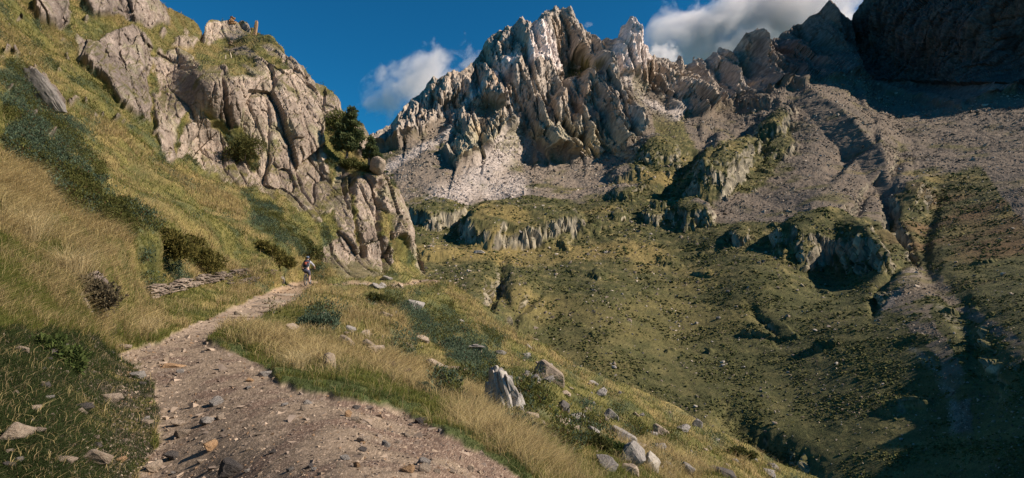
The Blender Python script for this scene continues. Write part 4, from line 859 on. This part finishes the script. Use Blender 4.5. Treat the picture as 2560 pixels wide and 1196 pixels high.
def bush(px, py, wpx, hpx, label, c1, c2, n=2600, size=.10, nb=9, dead=False):
    p, nr, d = surf(px, py); e = empty('bush', p, 0, label, 'bush'); W_, H_ = wpx/F*d, hpx/F*d; cs = []
    for i in range(nb):
        a = (i+.5)/nb-.5; c = Vector((a*W_*.9, random.uniform(-.18, .18)*W_, 0)); c.z = H_*random.uniform(.15, .55)*(1-1.2*a*a)
        c.z -= c.x*max(-.8, min(.8, nr.x/max(nr.z, .2)))*.8; cs.append((c, H_*random.uniform(.30, .48)))
    for c, r in cs[::2]:
        bm = bmesh.new(); tube(bm, [Vector((c.x*.6, c.y*.6, -.1-c.x*.3)), c*.8, c+Vector((0, 0, r*.6))], [.02, .014, .006], 5); bm_obj('branch', bm, M_bark, e)
    leaf_mesh('foliage', cs, n, size, c1, c2, e, .8, .5); return e
DG = ((.065,.08,.03), (.13,.125,.045)); OL = ((.075,.075,.022), (.15,.125,.04)); BG = ((.05,.075,.05), (.09,.13,.085))
bush(880,418,60,30,'dark pine scrub in the cleft beneath the tall pine',*DG,2200,.16)
bush(838,330,44,60,'green pine scrub clinging to the rock left of the tall pine',(.07,.09,.03),(.13,.135,.045),2400,.18,8)
bush(905,432,40,22,'dark scrub between the two pines and the balanced boulder',*DG,1500,.15,6)
bush(400,622,120,62,'wide dark olive bush, left one of the two above the ruined stone wall',*OL,7000,.085,14)
bush(490,648,120,66,'wide dark olive bush, right one of the two above the ruined stone wall',*OL,7000,.09,14)
bush(356,548,42,26,'small rounded dark green bush above the olive bushes',*DG,1600,.08,6)
bush(690,640,90,34,'low green bush on the slope left of the cyclist',*OL,2600,.13,9)
bush(775,630,70,40,'dark green bush at the foot of the cliff behind the cyclist',*DG,2600,.14,8)
bush(610,400,80,70,'green shrub growing in a hollow of the cliff face',(.07,.08,.03),(.13,.12,.045),3200,.16,10)
bush(960,760,70,32,'rounded dark bush just under the thin far footpath',*DG,2600,.09,8)
bush(1480,1130,90,44,'dark green bush in the rock field near the bottom edge',*DG,4000,.055,10)
bush(1540,1150,80,40,'deep green heath bush between the rocks at the bottom of the slope',(.05,.075,.025),(.09,.12,.04),3600,.055,10)
bush(1320,1010,70,46,'green bush beside the white outcrop on its right side',*DG,3000,.07,9)
bush(992,938,54,34,'brown-violet dead heather bush in the golden grass',(.12,.085,.075),(.20,.15,.13),2600,.045,7)
bush(235,760,90,80,'bare brown root-filled bush on the bank left of the path',(.09,.075,.05),(.17,.14,.085),5200,.05,12)
bush(140,900,110,50,'low green bush on the bank above the gravel strip',(.06,.09,.028),(.11,.135,.045),4200,.04,10)
bush(1850,1150,70,24,'dark low bush on the skyline at the lower right',*DG,2000,.11,8)
bush(1290,1090,90,40,'blue-green juniper cushion below the white outcrop',*BG,4200,.06,9)
bush(1080,1010,90,36,'blue-green juniper cushion in the golden grass above the path edge',*BG,4200,.05,9)
bush(790,820,70,40,'blue-green juniper cushion to the right of the stone steps',*BG,3800,.06,9)
# golden tussocks standing out
def tussock(px, py, hpx, n, label, spread=.5):
    p, nr, d = surf(px, py); h_ = hpx/F*d; e = n
    b = np.array(p[:])[None]+np.concatenate([rng.normal(size=(n, 2))*h_*.14, np.zeros((n, 1))], 1)-np.array([0, 0, .02])
    ln = rng.normal(size=(n, 3))*spread; ln[:, 2] = -np.abs(ln[:, 2])*.3; ln[:, :2] += (b-np.array(p[:]))[:, :2]/h_*1.2
    o = blades(b-np.array(p[:]), h_*(.6+.5*rng.random(n)), np.maximum(.004, d/568*.4)*(.7+.6*rng.random(n)), ln, rgb(.58,.47,.26)*(.7+.5*rng.random(n))[:, None], 'grass_tussock', M_leaf, label, 'grass tuft')
    del o['kind']; o.location = p; return o
tussock(180,690,110,420,'tallest pale straw tussock on the left bank above the dead roots')
tussock(60,600,120,380,'broad straw tussock at the left edge of the picture',.6)
tussock(735,938,70,300,'pale straw tussock where the grass meets the widening path')
tussock(1175,1095,60,200,'straw tussock bending over the right edge of the path',.8)
tussock(360,850,70,300,'golden tussock at the inner bend of the path')
M_out = mat_rock('outcrop_rock', (.14,.125,.11), (.50,.46,.42), 5.5, (1.3, 1.3, .6), .5)
# white outcrop, standing stone, balanced boulder
def pillar(name, px, py, wpx, hpx, prof, mat, label, cat, thick=.6, seed=1, nseg=40, nl=26, flute=.10, fn=surf, sink=.15):
    p, nr, d = fn(px, py); W_, H_ = wpx/F*d, hpx/F*d; bm = bmesh.new(); rings = []
    for j in range(nl+1):
        t = j/nl; cx = np.interp(t, prof[0], prof[1]); hw = np.interp(t, prof[0], prof[2]); ring = []
        for k in range(nseg):
            a = 2*math.pi*k/nseg; ca, sa_ = math.cos(a), math.sin(a); ca = math.copysign(abs(ca)**.75, ca); sa_ = math.copysign(abs(sa_)**.75, sa_)
            f = 1+flute*(2*abs(float(perlin(np.array([a*5+seed]), np.array([t*1.3]), np.array([seed*1.]), seed)[0]))-.4)+.10*float(perlin(np.array([ca*1.5]), np.array([sa_*1.5]), np.array([t*5.]), seed+3)[0])
            f += flute*1.3*float(fbm(np.array([a*9+seed]), np.array([t*3.]), np.array([seed*1.]), seed+8, 3)[0])
            cx2 = cx+.05*float(fbm(np.array([t*6.]), np.array([a]), np.array([seed*2.]), seed+9, 3)[0])
            ring.append(bm.verts.new(((cx2+hw*ca*f)*W_, hw*sa_*f*W_*thick, (t*(1+sink)-sink)*H_*(1+.05*math.sin(k*2.1)*t))))
        rings.append(ring)
    for j in range(nl):
        for k in range(nseg): bm.faces.new((rings[j][k], rings[j][(k+1) % nseg], rings[j+1][(k+1) % nseg], rings[j+1][k]))
    bm.faces.new(rings[-1]); bm.faces.new(rings[0][::-1])
    o = bm_obj(name, bm, mat); o.location = p; return tag(o, label, cat)
p, nr, d = surf(1272, 1040); u = d/F; allv = bmesh.new(); rr = random.Random(4)
for dx, dz, w_, h_, dy, ti in ((-30,58,30,66,0,-14),(-16,52,30,96,-4,-10),(-4,44,34,112,-7,-12),(8,36,30,104,-5,-14),(18,24,26,84,-2,-13),(-36,38,22,50,3,-6),(-24,84,14,50,2,-16),(24,8,20,60,0,-10),(-10,20,34,60,-8,-8),(2,62,20,70,-9,-13)):
    h0 = hull_rock(rr.randrange(200), 20, (1, .7, .6), .4); mm = bpy.data.meshes.new('slab'); h0.to_mesh(mm); h0.free(); n0 = len(allv.verts); allv.from_mesh(mm); bpy.data.meshes.remove(mm); a_ = math.radians(ti); az_ = rr.uniform(-.5, .5)
    for v in list(allv.verts)[n0:]:
        x, y, z = v.co.x*w_*u/2, v.co.y*13*u, v.co.z*h_*u/2; x *= 1-.35*v.co.z; x, y = x*math.cos(az_)-y*math.sin(az_), x*math.sin(az_)+y*math.cos(az_)
        v.co = Vector((x*math.cos(a_)+z*math.sin(a_)+dx*u, y+dy*u, -x*math.sin(a_)+z*math.cos(a_)+dz*u))*1.25
o = bm_obj('rock_outcrop', allv, M_out); o.location = p; tag(o, 'tall pale grey splintered outcrop jutting from the green slope', 'rock outcrop')
pillar('standing_stone',640,90,9,36,([0,.3,.7,.9,1],[-.3,-.1,.15,.25,.25],[.6,.5,.5,.42,.2]),M_orange,'slim reddish stone leaning upright on the skyline of the cliff','rock',.7,7,16,10,.08)
pillar('standing_stone',110,268,84,92,([0,.2,.5,.8,1],[.45,.25,0,-.25,-.42],[.22,.30,.32,.30,.18]),M_grey,'big grey fissured slab lying in the shrubs at the upper left','rock outcrop',.4,9,40,20,.14)
L(936,442,54,48,10,M_tan,'balanced rounded tan boulder perched on the edge of the cliff','boulder',None,(0,5,40),sink=.06,name='boulder',deep=.9)
L(1196,640,32,9,3,M_white,'long white boulder lying on the bench below the grassy knoll','boulder',None,(0,0,0),sink=.2,name='boulder',fn=surf_far)
# cairns
def stone_pile(name, px, py, spots, mat, label, cat, seed):
    """spots: (dx px, dz px, width px, height px)"""
    p, nr, d = surf(px, py); u = d/F; rr = random.Random(seed); bmm = bmesh.new()
    for dx, dz, w_, h_ in spots:
        me = PROT[rr.randrange(10)]; n0 = len(bmm.verts); bmm.from_mesh(me); vs_ = bmm.verts[n0:] if False else list(bmm.verts)[n0:]
        rot = Matrix.Rotation(rr.uniform(0, 6.28), 3, 'Z'); til = Matrix.Rotation(rr.uniform(-.18, .18), 3, 'Y')
        for v in vs_:
            q = rot @ v.co; v.co = til @ Vector((q.x*w_*u/2, q.y*w_*u*.42, q.z*h_*u/2)) + Vector((dx*u, rr.uniform(-.1, .1)*w_*u, dz*u))
    o = bm_obj(name, bmm, mat); o.location = p; return tag(o, label, cat)
stone_pile('cairn',581,62,[(0,2,22,7),(1,7,19,6),(-1,11,15,6),(1,15,13,5),(-2,19,8,4)],M_orange,'stone cairn on the highest point of the cliff skyline','cairn',3)
stone_pile('cairn',577,116,[(0,2,17,6),(1,6,14,5),(-1,10,12,5),(1,14,8,5)],M_tan,'small stone cairn on the grass below the skyline cairn','cairn',5)
for px, lab_ in ((563,'left one of two short wooden stakes on the grassy shoulder of the cliff'), (580,'right one of two short wooden stakes on the grassy shoulder, leaning slightly')):
    p, nr, d = surf(px, 151); e = empty('marker_stake', p, 0, lab_, 'stake'); u = d/F; le = 0 if px == 563 else -4*u
    bm = bmesh.new(); tube(bm, [(0, 0, -.3), (le*.5, 0, 7*u), (le, 0, 14*u)], [.075, .07, .06], 6); bm_obj('pole', bm, M_post, e)
    bm = bmesh.new(); tube(bm, [(le, 0, 14*u), (le, 0, 15.5*u)], [.066, .05], 6); bm_obj('tip', bm, M_white, e)
# ruined dry-stone walls
def wall(pts_, courses, hpx, seed, label):
    rr = random.Random(seed); P0, _, d0 = surf(*pts_[0]); allv = bmesh.new(); u = d0/F
    pw = [surf(*q)[0]-P0 for q in pts_]; seg = [(pw[i+1]-pw[i]).length for i in range(len(pw)-1)]; tot = sum(seg)
    for c_ in range(courses):
        s_ = rr.uniform(0, .1)
        while s_ < tot:
            a = s_; i = 0
            while i < len(seg)-1 and a > seg[i]: a -= seg[i]; i += 1
            q = pw[i].lerp(pw[i+1], min(1, a/seg[i])); w_ = rr.uniform(.14, .42); h_ = rr.uniform(.05, .09)
            lim = courses*(.55+.45*math.sin(s_*2.1+seed)+.2)
            if c_ < lim:
                n0 = len(allv.verts); allv.from_mesh(PROT[rr.randrange(10)]); th = rr.uniform(-.4, .4); ti = rr.uniform(-.12, .12)
                for v in list(allv.verts)[n0:]:
                    z = v.co.z*h_*.62; x = v.co.x*w_*.55; y = v.co.y*.14
                    v.co = Vector((x*math.cos(th)-y*math.sin(th), x*math.sin(th)+y*math.cos(th), z+x*ti))+q+Vector((0, -.05+.03*c_+rr.uniform(-.05, .05), c_*hpx/courses*u))
            s_ += w_*.85
    o = bm_obj('dry_stone_wall', allv, M_wall); o.location = P0; return tag(o, label, 'stone wall')
M_wall = mat_rock('wall_stone', (.13,.105,.09), (.33,.26,.20), 5.0)
wall([(372,748),(410,738),(450,728),(500,712)],5,34,1,'ruined dry-stone wall on the slope, left stretch beneath the olive bushes')
wall([(505,712),(550,700),(590,690),(628,680)],4,26,2,'ruined dry-stone wall, middle stretch overgrown with grass')
wall([(575,716),(610,708),(640,700),(690,684)],3,18,3,'low collapsed stretch of pale stone wall nearest the cyclist')
# stone steps across the path
for px, py, w_, h_, lb_ in ((706,741,84,10,'highest flat stone step across the footpath'),(690,757,110,11,'second flat stone step from the top of the footpath steps'),(655,768,96,12,'third flat stone step, broad and grey'),(668,782,120,11,'fourth flat stone step, longest of the steps'),(612,795,110,12,'lowest flat stone step where the path levels out')):
    p, nr, d = surf(px, py); u = d/F; bm = hull_rock(int(px), 14, (1, .5, .2), .5)
    for v in bm.verts: v.co = Vector((v.co.x*w_*u/2, v.co.y*.22, v.co.z*.10))
    o = bm_obj('stone_step', bm, M_tan); o.location = p+Vector((0, 0, .02)); o.rotation_euler = (0, math.radians(random.uniform(-3, 3)), math.radians(random.uniform(5, 16))); tag(o, lb_, 'stone step')
# stone-roofed little shelter
p, nr, d = surf(1192, 896); u = d/F; e = empty('stone_roofed_shelter', p, math.radians(12), 'small shelter of a flat stone slab on rough posts among the juniper', 'shelter')
bm = hull_rock(77, 22, (1, .8, .12), .45)
for v in bm.verts: v.co = Vector((v.co.x*21*u, v.co.y*15*u, v.co.z*2.6*u+27*u+v.co.x*-1*u))
bm_obj('roof_slab', bm, M_grey, e)
bm = hull_rock(78, 14, (1, .8, .2), .45)
for v in bm.verts: v.co = Vector((v.co.x*9*u-3*u, v.co.y*8*u, v.co.z*1.6*u+31*u))
bm_obj('top_stone', bm, M_grey, e)
for x, y in ((-10,-6), (9,-6), (-9,7), (10,7)):
    bm = bmesh.new(); tube(bm, [(x*u, y*u, -.1), (x*u, y*u, 26*u)], 2.0*u, 8); bm_obj('post', bm, M_wood, e)
bm = bmesh.new()
for x0, x1, y in ((-9, 9, 7),): 
    bmesh.ops.create_cube(bm, size=1, matrix=Matrix.Translation((0, y*u, 12*u)) @ Matrix.Diagonal((17*u, 1*u, 22*u, 1)))
bm_obj('back_board', bm, M_wood, e)
print('things', time.time()-T0)
# ------------------------------------------------------------------ cyclist
RD = pathd(716.5); RP = Vector(((768-HX)/F*RD, RD, 0)); gp, _, _ = surf(768, 716); RP.z = gp.z+.02; HEAD = math.radians(6)
M_tyre = mat_plain('tyre_rubber', (.025,.025,.027)); M_frame = mat_plain('dark_frame_paint', (.03,.035,.05), .35, .05); M_metal = mat_plain('grey_metal', (.35,.36,.38), .35, .05, metal=.9)
M_skin = mat_plain('skin', (.52,.33,.24), .6, .06); M_shirt = mat_plain('pale_shirt_fabric', (.36,.36,.40), .9, .08); M_short = mat_plain('slate_fabric', (.075,.08,.12), .9, .12)
M_pack = mat_plain('navy_fabric', (.018,.022,.04), .8, .15); M_red = mat_plain('orange_red_fabric', (.26,.055,.03), .8, .1); M_shoe = mat_plain('shoe_leather', (.03,.03,.035)); M_helm = mat_plain('helmet_shell', (.03,.055,.10), .3, .1); M_hw = mat_plain('helmet_light_vent', (.5,.55,.62), .4, .05)
bk = empty('bicycle', RP, HEAD, 'dark mountain bike seen from behind, ridden up the footpath', 'bicycle')
def wheel(y, st):
    w_ = empty('wheel', (0, y, .35)); w_.parent = bk; w_.rotation_euler = (0, 0, st)
    for nm, R_, r_, m_ in (('tyre', .325, .029, M_tyre), ('rim', .293, .011, M_metal)):
        bm = bmesh.new(); tube_pts = [(0, R_*math.cos(a), R_*math.sin(a)) for a in np.linspace(0, 2*math.pi, 41)]; tube(bm, tube_pts, r_, 8, False); bmesh.ops.remove_doubles(bm, verts=bm.verts, dist=.002); bm_obj(nm, bm, m_, w_, True)
    bm = bmesh.new()
    for k in range(16): a = k*math.pi/8; tube(bm, [(.02*(-1)**k, 0, 0), (0, .29*math.cos(a), .29*math.sin(a))], .0022, 4)
    tube(bm, [(-.06, 0, 0), (.06, 0, 0)], .02, 8); bm_obj('spokes', bm, M_metal, w_)
wheel(-.42, 0); wheel(.72, .12)
bm = bmesh.new()
BB, ST, HT, HB, RA = (0, 0, .33), (0, -.17, .80), (0, .44, .86), (0, .50, .72), (0, -.42, .35)
for a, b in ((BB, ST), (ST, HT), (BB, HB), (HT, HB)): tube(bm, [a, b], .019, 8)
for sx in (-1, 1): tube(bm, [(sx*.03, 0, .33), (sx*.065, -.42, .35)], .011, 6); tube(bm, [(sx*.02, -.17, .78), (sx*.065, -.42, .35)], .009, 6)
bm_obj('frame', bm, M_frame, bk, True)
bm = bmesh.new()
for sx in (-1, 1): tube(bm, [(sx*.055, .51, .72), (sx*.06, .72, .35)], [.02, .014], 8)
tube(bm, [(-.06, .51, .72), (.06, .51, .72)], .018, 8); bm_obj('fork', bm, M_frame, bk, True)
bm = bmesh.new(); tube(bm, [(0, .44, .86), (0, .47, .96)], .018, 8); tube(bm, [(-.39, .42, .99), (-.2, .46, .98), (0, .48, .97), (.2, .46, .98), (.39, .42, .99)], .013, 8); hb = bm_obj('handlebar', bm, M_frame, bk, True)
for sx in (-1, 1): bm = bmesh.new(); tube(bm, [(sx*.27, .445, .985), (sx*.395, .42, .99)], .019, 8); bm_obj('grip', bm, M_tyre, hb, True)
bm = bmesh.new(); bmesh.ops.create_uvsphere(bm, u_segments=16, v_segments=8, radius=1)
for v in bm.verts: t_ = (v.co.y+1)/2; v.co = Vector((v.co.x*(.075-.045*t_), v.co.y*.135-.2, v.co.z*.028+.905))
sd_ = bm_obj('saddle', bm, M_tyre, bk, True); bm = bmesh.new(); tube(bm, [(0, -.17, .78), (0, -.19, .9)], .014, 8); bm_obj('seat_post', bm, M_metal, sd_, True)
bm = bmesh.new(); tube(bm, [(-.07, 0, .33), (.07, 0, .33)], .02, 8); tube(bm, [(.07, 0, .33), (.09, .02, .165)], .012, 6); tube(bm, [(-.07, 0, .33), (-.09, -.02, .495)], .012, 6)
for k in range(24): pass
tube(bm, [(.055, .09*math.cos(a), .33+.09*math.sin(a)) for a in np.linspace(0, 2*math.pi, 25)], .006, 5, False); cr_ = bm_obj('crankset', bm, M_metal, bk)
for x, y, z in ((.14, .02, .16), (-.14, -.02, .50)):
    bm = bmesh.new(); bmesh.ops.create_cube(bm, size=1, matrix=Matrix.Translation((x, y, z)) @ Matrix.Diagonal((.10, .09, .02, 1))); bmesh.ops.bevel(bm, geom=list(bm.edges), offset=.005, affect='EDGES'); bm_obj('pedal', bm, M_tyre, cr_)
def skinned(name, nodes, edges, mat, parent, sub=2):
    me = bpy.data.meshes.new(name); me.from_pydata([n_[0] for n_ in nodes], edges, []); o = bpy.data.objects.new(name, me); C.objects.link(o)
    sk_ = o.modifiers.new('skin', 'SKIN'); sk_.use_smooth_shade = True
    if not me.skin_vertices: me.skin_vertices.new() if hasattr(me.skin_vertices, 'new') else None
    for i, n_ in enumerate(nodes):
        r_ = n_[1]; me.skin_vertices[0].data[i].radius = r_ if isinstance(r_, tuple) else (r_, r_)
        me.skin_vertices[0].data[i].use_root = (i == 0)
    sb = o.modifiers.new('sub', 'SUBSURF'); sb.levels = sub; sb.render_levels = sub
    me.materials.append(mat); o.parent = parent; return o
pr = empty('person', RP, HEAD, 'cyclist in slate shorts and a pale shirt riding away, right foot down on the pedal', 'person')
nodes = [((0,-.20,1.00),(.125,.10)), ((0,-.14,1.14),(.12,.095)), ((0,-.04,1.28),(.145,.105)), ((0,.05,1.40),(.12,.09)), ((0,.11,1.50),.05), ((0,.15,1.57),.058), ((0,.165,1.635),(.075,.088)), ((0,.16,1.70),(.06,.07))]
edges = [(i, i+1) for i in range(7)]
def add(chain, frm):
    for c_ in chain: nodes.append(c_); edges.append((frm, len(nodes)-1)); frm = len(nodes)-1
    return frm
for sx in (-1, 1):
    add([((sx*.17,.05,1.42),.058), ((sx*.30,.16,1.25),.045), ((sx*.37,.22,1.15),.038), ((sx*.365,.32,1.06),.032), ((sx*.34,.395,1.015),.024), ((sx*.335,.425,1.012),(.036,.018))], 3)
    pal = len(nodes)-1
    for f_ in range(4):
        x = sx*(.285+.026*f_); add([((x,.448,1.022),.0095), ((x,.468,1.006),.0088), ((x,.462,.980),.008)], pal)
    add([((sx*.298,.418,.998),.011), ((sx*.288,.44,.972),.009)], pal)
add([((.10,-.20,.93),.095), ((.125,-.06,.72),.082), ((.13,.045,.56),.058), ((.135,-.02,.40),.056), ((.13,-.05,.24),.036), ((.13,-.03,.215),.032)], 0)
rk_ = len(nodes)-1; add([((.13,.05,.20),.03), ((.13,.11,.19),.024)], rk_)
add([((-.10,-.20,.93),.095), ((-.13,.03,.84),.082), ((-.135,.17,.77),.058), ((-.135,.08,.66),.054), ((-.13,-.05,.57),.036), ((-.13,-.04,.55),.032)], 0)
lk_ = len(nodes)-1; add([((-.13,.04,.535),.03), ((-.13,.10,.53),.024)], lk_)
skinned('body', nodes, edges, M_skin, pr)
def garment(nm, nd, ed, m_): return skinned(nm, nd, ed, m_, pr)
garment('shirt', [((0,-.21,1.0),(.150,.122)), ((0,-.04,1.28),(.16,.12)), ((0,.05,1.40),(.135,.102)), ((.17,.05,1.42),.074), ((.30,.16,1.25),.062), ((.36,.215,1.165),.055), ((-.17,.05,1.42),.074), ((-.30,.16,1.25),.062), ((-.36,.215,1.165),.055), ((0,.10,1.48),.064)], [(0,1),(1,2),(2,3),(3,4),(4,5),(2,6),(6,7),(7,8),(2,9)], M_shirt)
garment('shorts', [((0,-.20,.98),(.155,.128)), ((0,-.16,1.09),(.135,.110)), ((.10,-.19,.92),.124), ((.125,-.06,.72),.10), ((.128,.0,.63),.088), ((-.10,-.19,.92),.124), ((-.13,.03,.84),.10), ((-.133,.11,.80),.086)], [(0,1),(0,2),(2,3),(3,4),(0,5),(5,6),(6,7)], M_short)
for fx, fz, fy in ((.13, .195, 0), (-.13, .53, 0)):
    bm = bmesh.new(); bmesh.ops.create_uvsphere(bm, u_segments=14, v_segments=10, radius=1)
    for v in bm.verts: t_ = v.co.y; v.co = Vector((v.co.x*.048, v.co.y*.145+.04, max(v.co.z, -.55)*(.052-.012*t_)))
    o = bm_obj('shoe', bm, M_shoe, pr, True); o.location = (fx, fy-.02, fz)
# face and hair
bm = bmesh.new(); bmesh.ops.create_uvsphere(bm, u_segments=16, v_segments=10, radius=1)
for v in bm.verts: v.co = Vector((v.co.x*.084, v.co.y*.098+.152, v.co.z*.095+1.655)) 
bmesh.ops.delete(bm, geom=[v for v in bm.verts if v.co.y > .19 or v.co.z < 1.60], context='VERTS'); bm_obj('hair', bm, mat_plain('dark_hair', (.04,.03,.025)), pr, True)
bm = bmesh.new()
for sx in (-1, 1):
    bmesh.ops.create_uvsphere(bm, u_segments=8, v_segments=6, radius=.012, matrix=Matrix.Translation((sx*.03, .247, 1.645)))
bm_obj('eyes', bm, M_hw, pr, True)
bm = bmesh.new(); tube(bm, [(0, .245, 1.655), (0, .268, 1.615), (0, .25, 1.61)], [.009, .014, .01], 8); bm_obj('nose', bm, M_skin, pr, True)
bm = bmesh.new(); tube(bm, [(-.022, .245, 1.585), (0, .252, 1.583), (.022, .245, 1.585)], .006, 6); bm_obj('mouth', bm, M_red, pr, True)
for sx in (-1, 1):
    bm = bmesh.new(); bmesh.ops.create_uvsphere(bm, u_segments=10, v_segments=8, radius=1, matrix=Matrix.Translation((sx*.082, .16, 1.635)) @ Matrix.Diagonal((.012, .02, .032, 1))); bm_obj('ear', bm, M_skin, pr, True)
bm = bmesh.new(); bmesh.ops.create_uvsphere(bm, u_segments=24, v_segments=14, radius=1)
for v in bm.verts:
    co = v.co.copy(); f_ = 1+.05*math.cos(6*math.atan2(co.x, co.z))
    v.co = Vector((co.x*.103*f_, co.y*.135+.165, max(co.z, -.15)*.105*f_+1.68))
hm = bm_obj('helmet', bm, M_helm, pr, True)
for x, z in ((-.035, 1.735), (.035, 1.735), (0, 1.70)):
    bm = bmesh.new(); bmesh.ops.create_uvsphere(bm, u_segments=8, v_segments=6, radius=1, matrix=Matrix.Translation((x, .06, z)) @ Matrix.Diagonal((.014, .03, .026, 1))); bm_obj('vent', bm, M_hw, hm, True)
# backpack
bp_ = empty('backpack', RP, HEAD, 'navy backpack with orange-red panels on the cyclist', 'backpack')
def rbox(nm, cen, dims, m_, parent, rotx=0, bev=.04):
    bm = bmesh.new(); bmesh.ops.create_cube(bm, size=1, matrix=Matrix.Diagonal((*dims, 1))); bmesh.ops.bevel(bm, geom=list(bm.edges), offset=bev, segments=3, affect='EDGES'); o = bm_obj(nm, bm, m_, parent, True); o.location = cen; o.rotation_euler = (rotx, 0, 0); return o
RX = -.62
rbox('bag', (0,-.17,1.33), (.34,.19,.52), M_pack, bp_, RX, .06)
rbox('front_pocket', (-.03,-.292,1.335), (.17,.05,.20), M_red, bp_, RX, .02)
rbox('side_panel', (.10,-.262,1.39), (.06,.05,.11), M_red, bp_, RX, .015)
for sx in (-1, 1):
    bm = bmesh.new(); tube(bm, [(sx*.10,-.02,1.50), (sx*.115,.08,1.52), (sx*.12,.17,1.40), (sx*.12,.10,1.24), (sx*.13,-.06,1.20)], .016, 6); bm_obj('strap', bm, M_pack, bp_, True)
print('all', time.time()-T0)
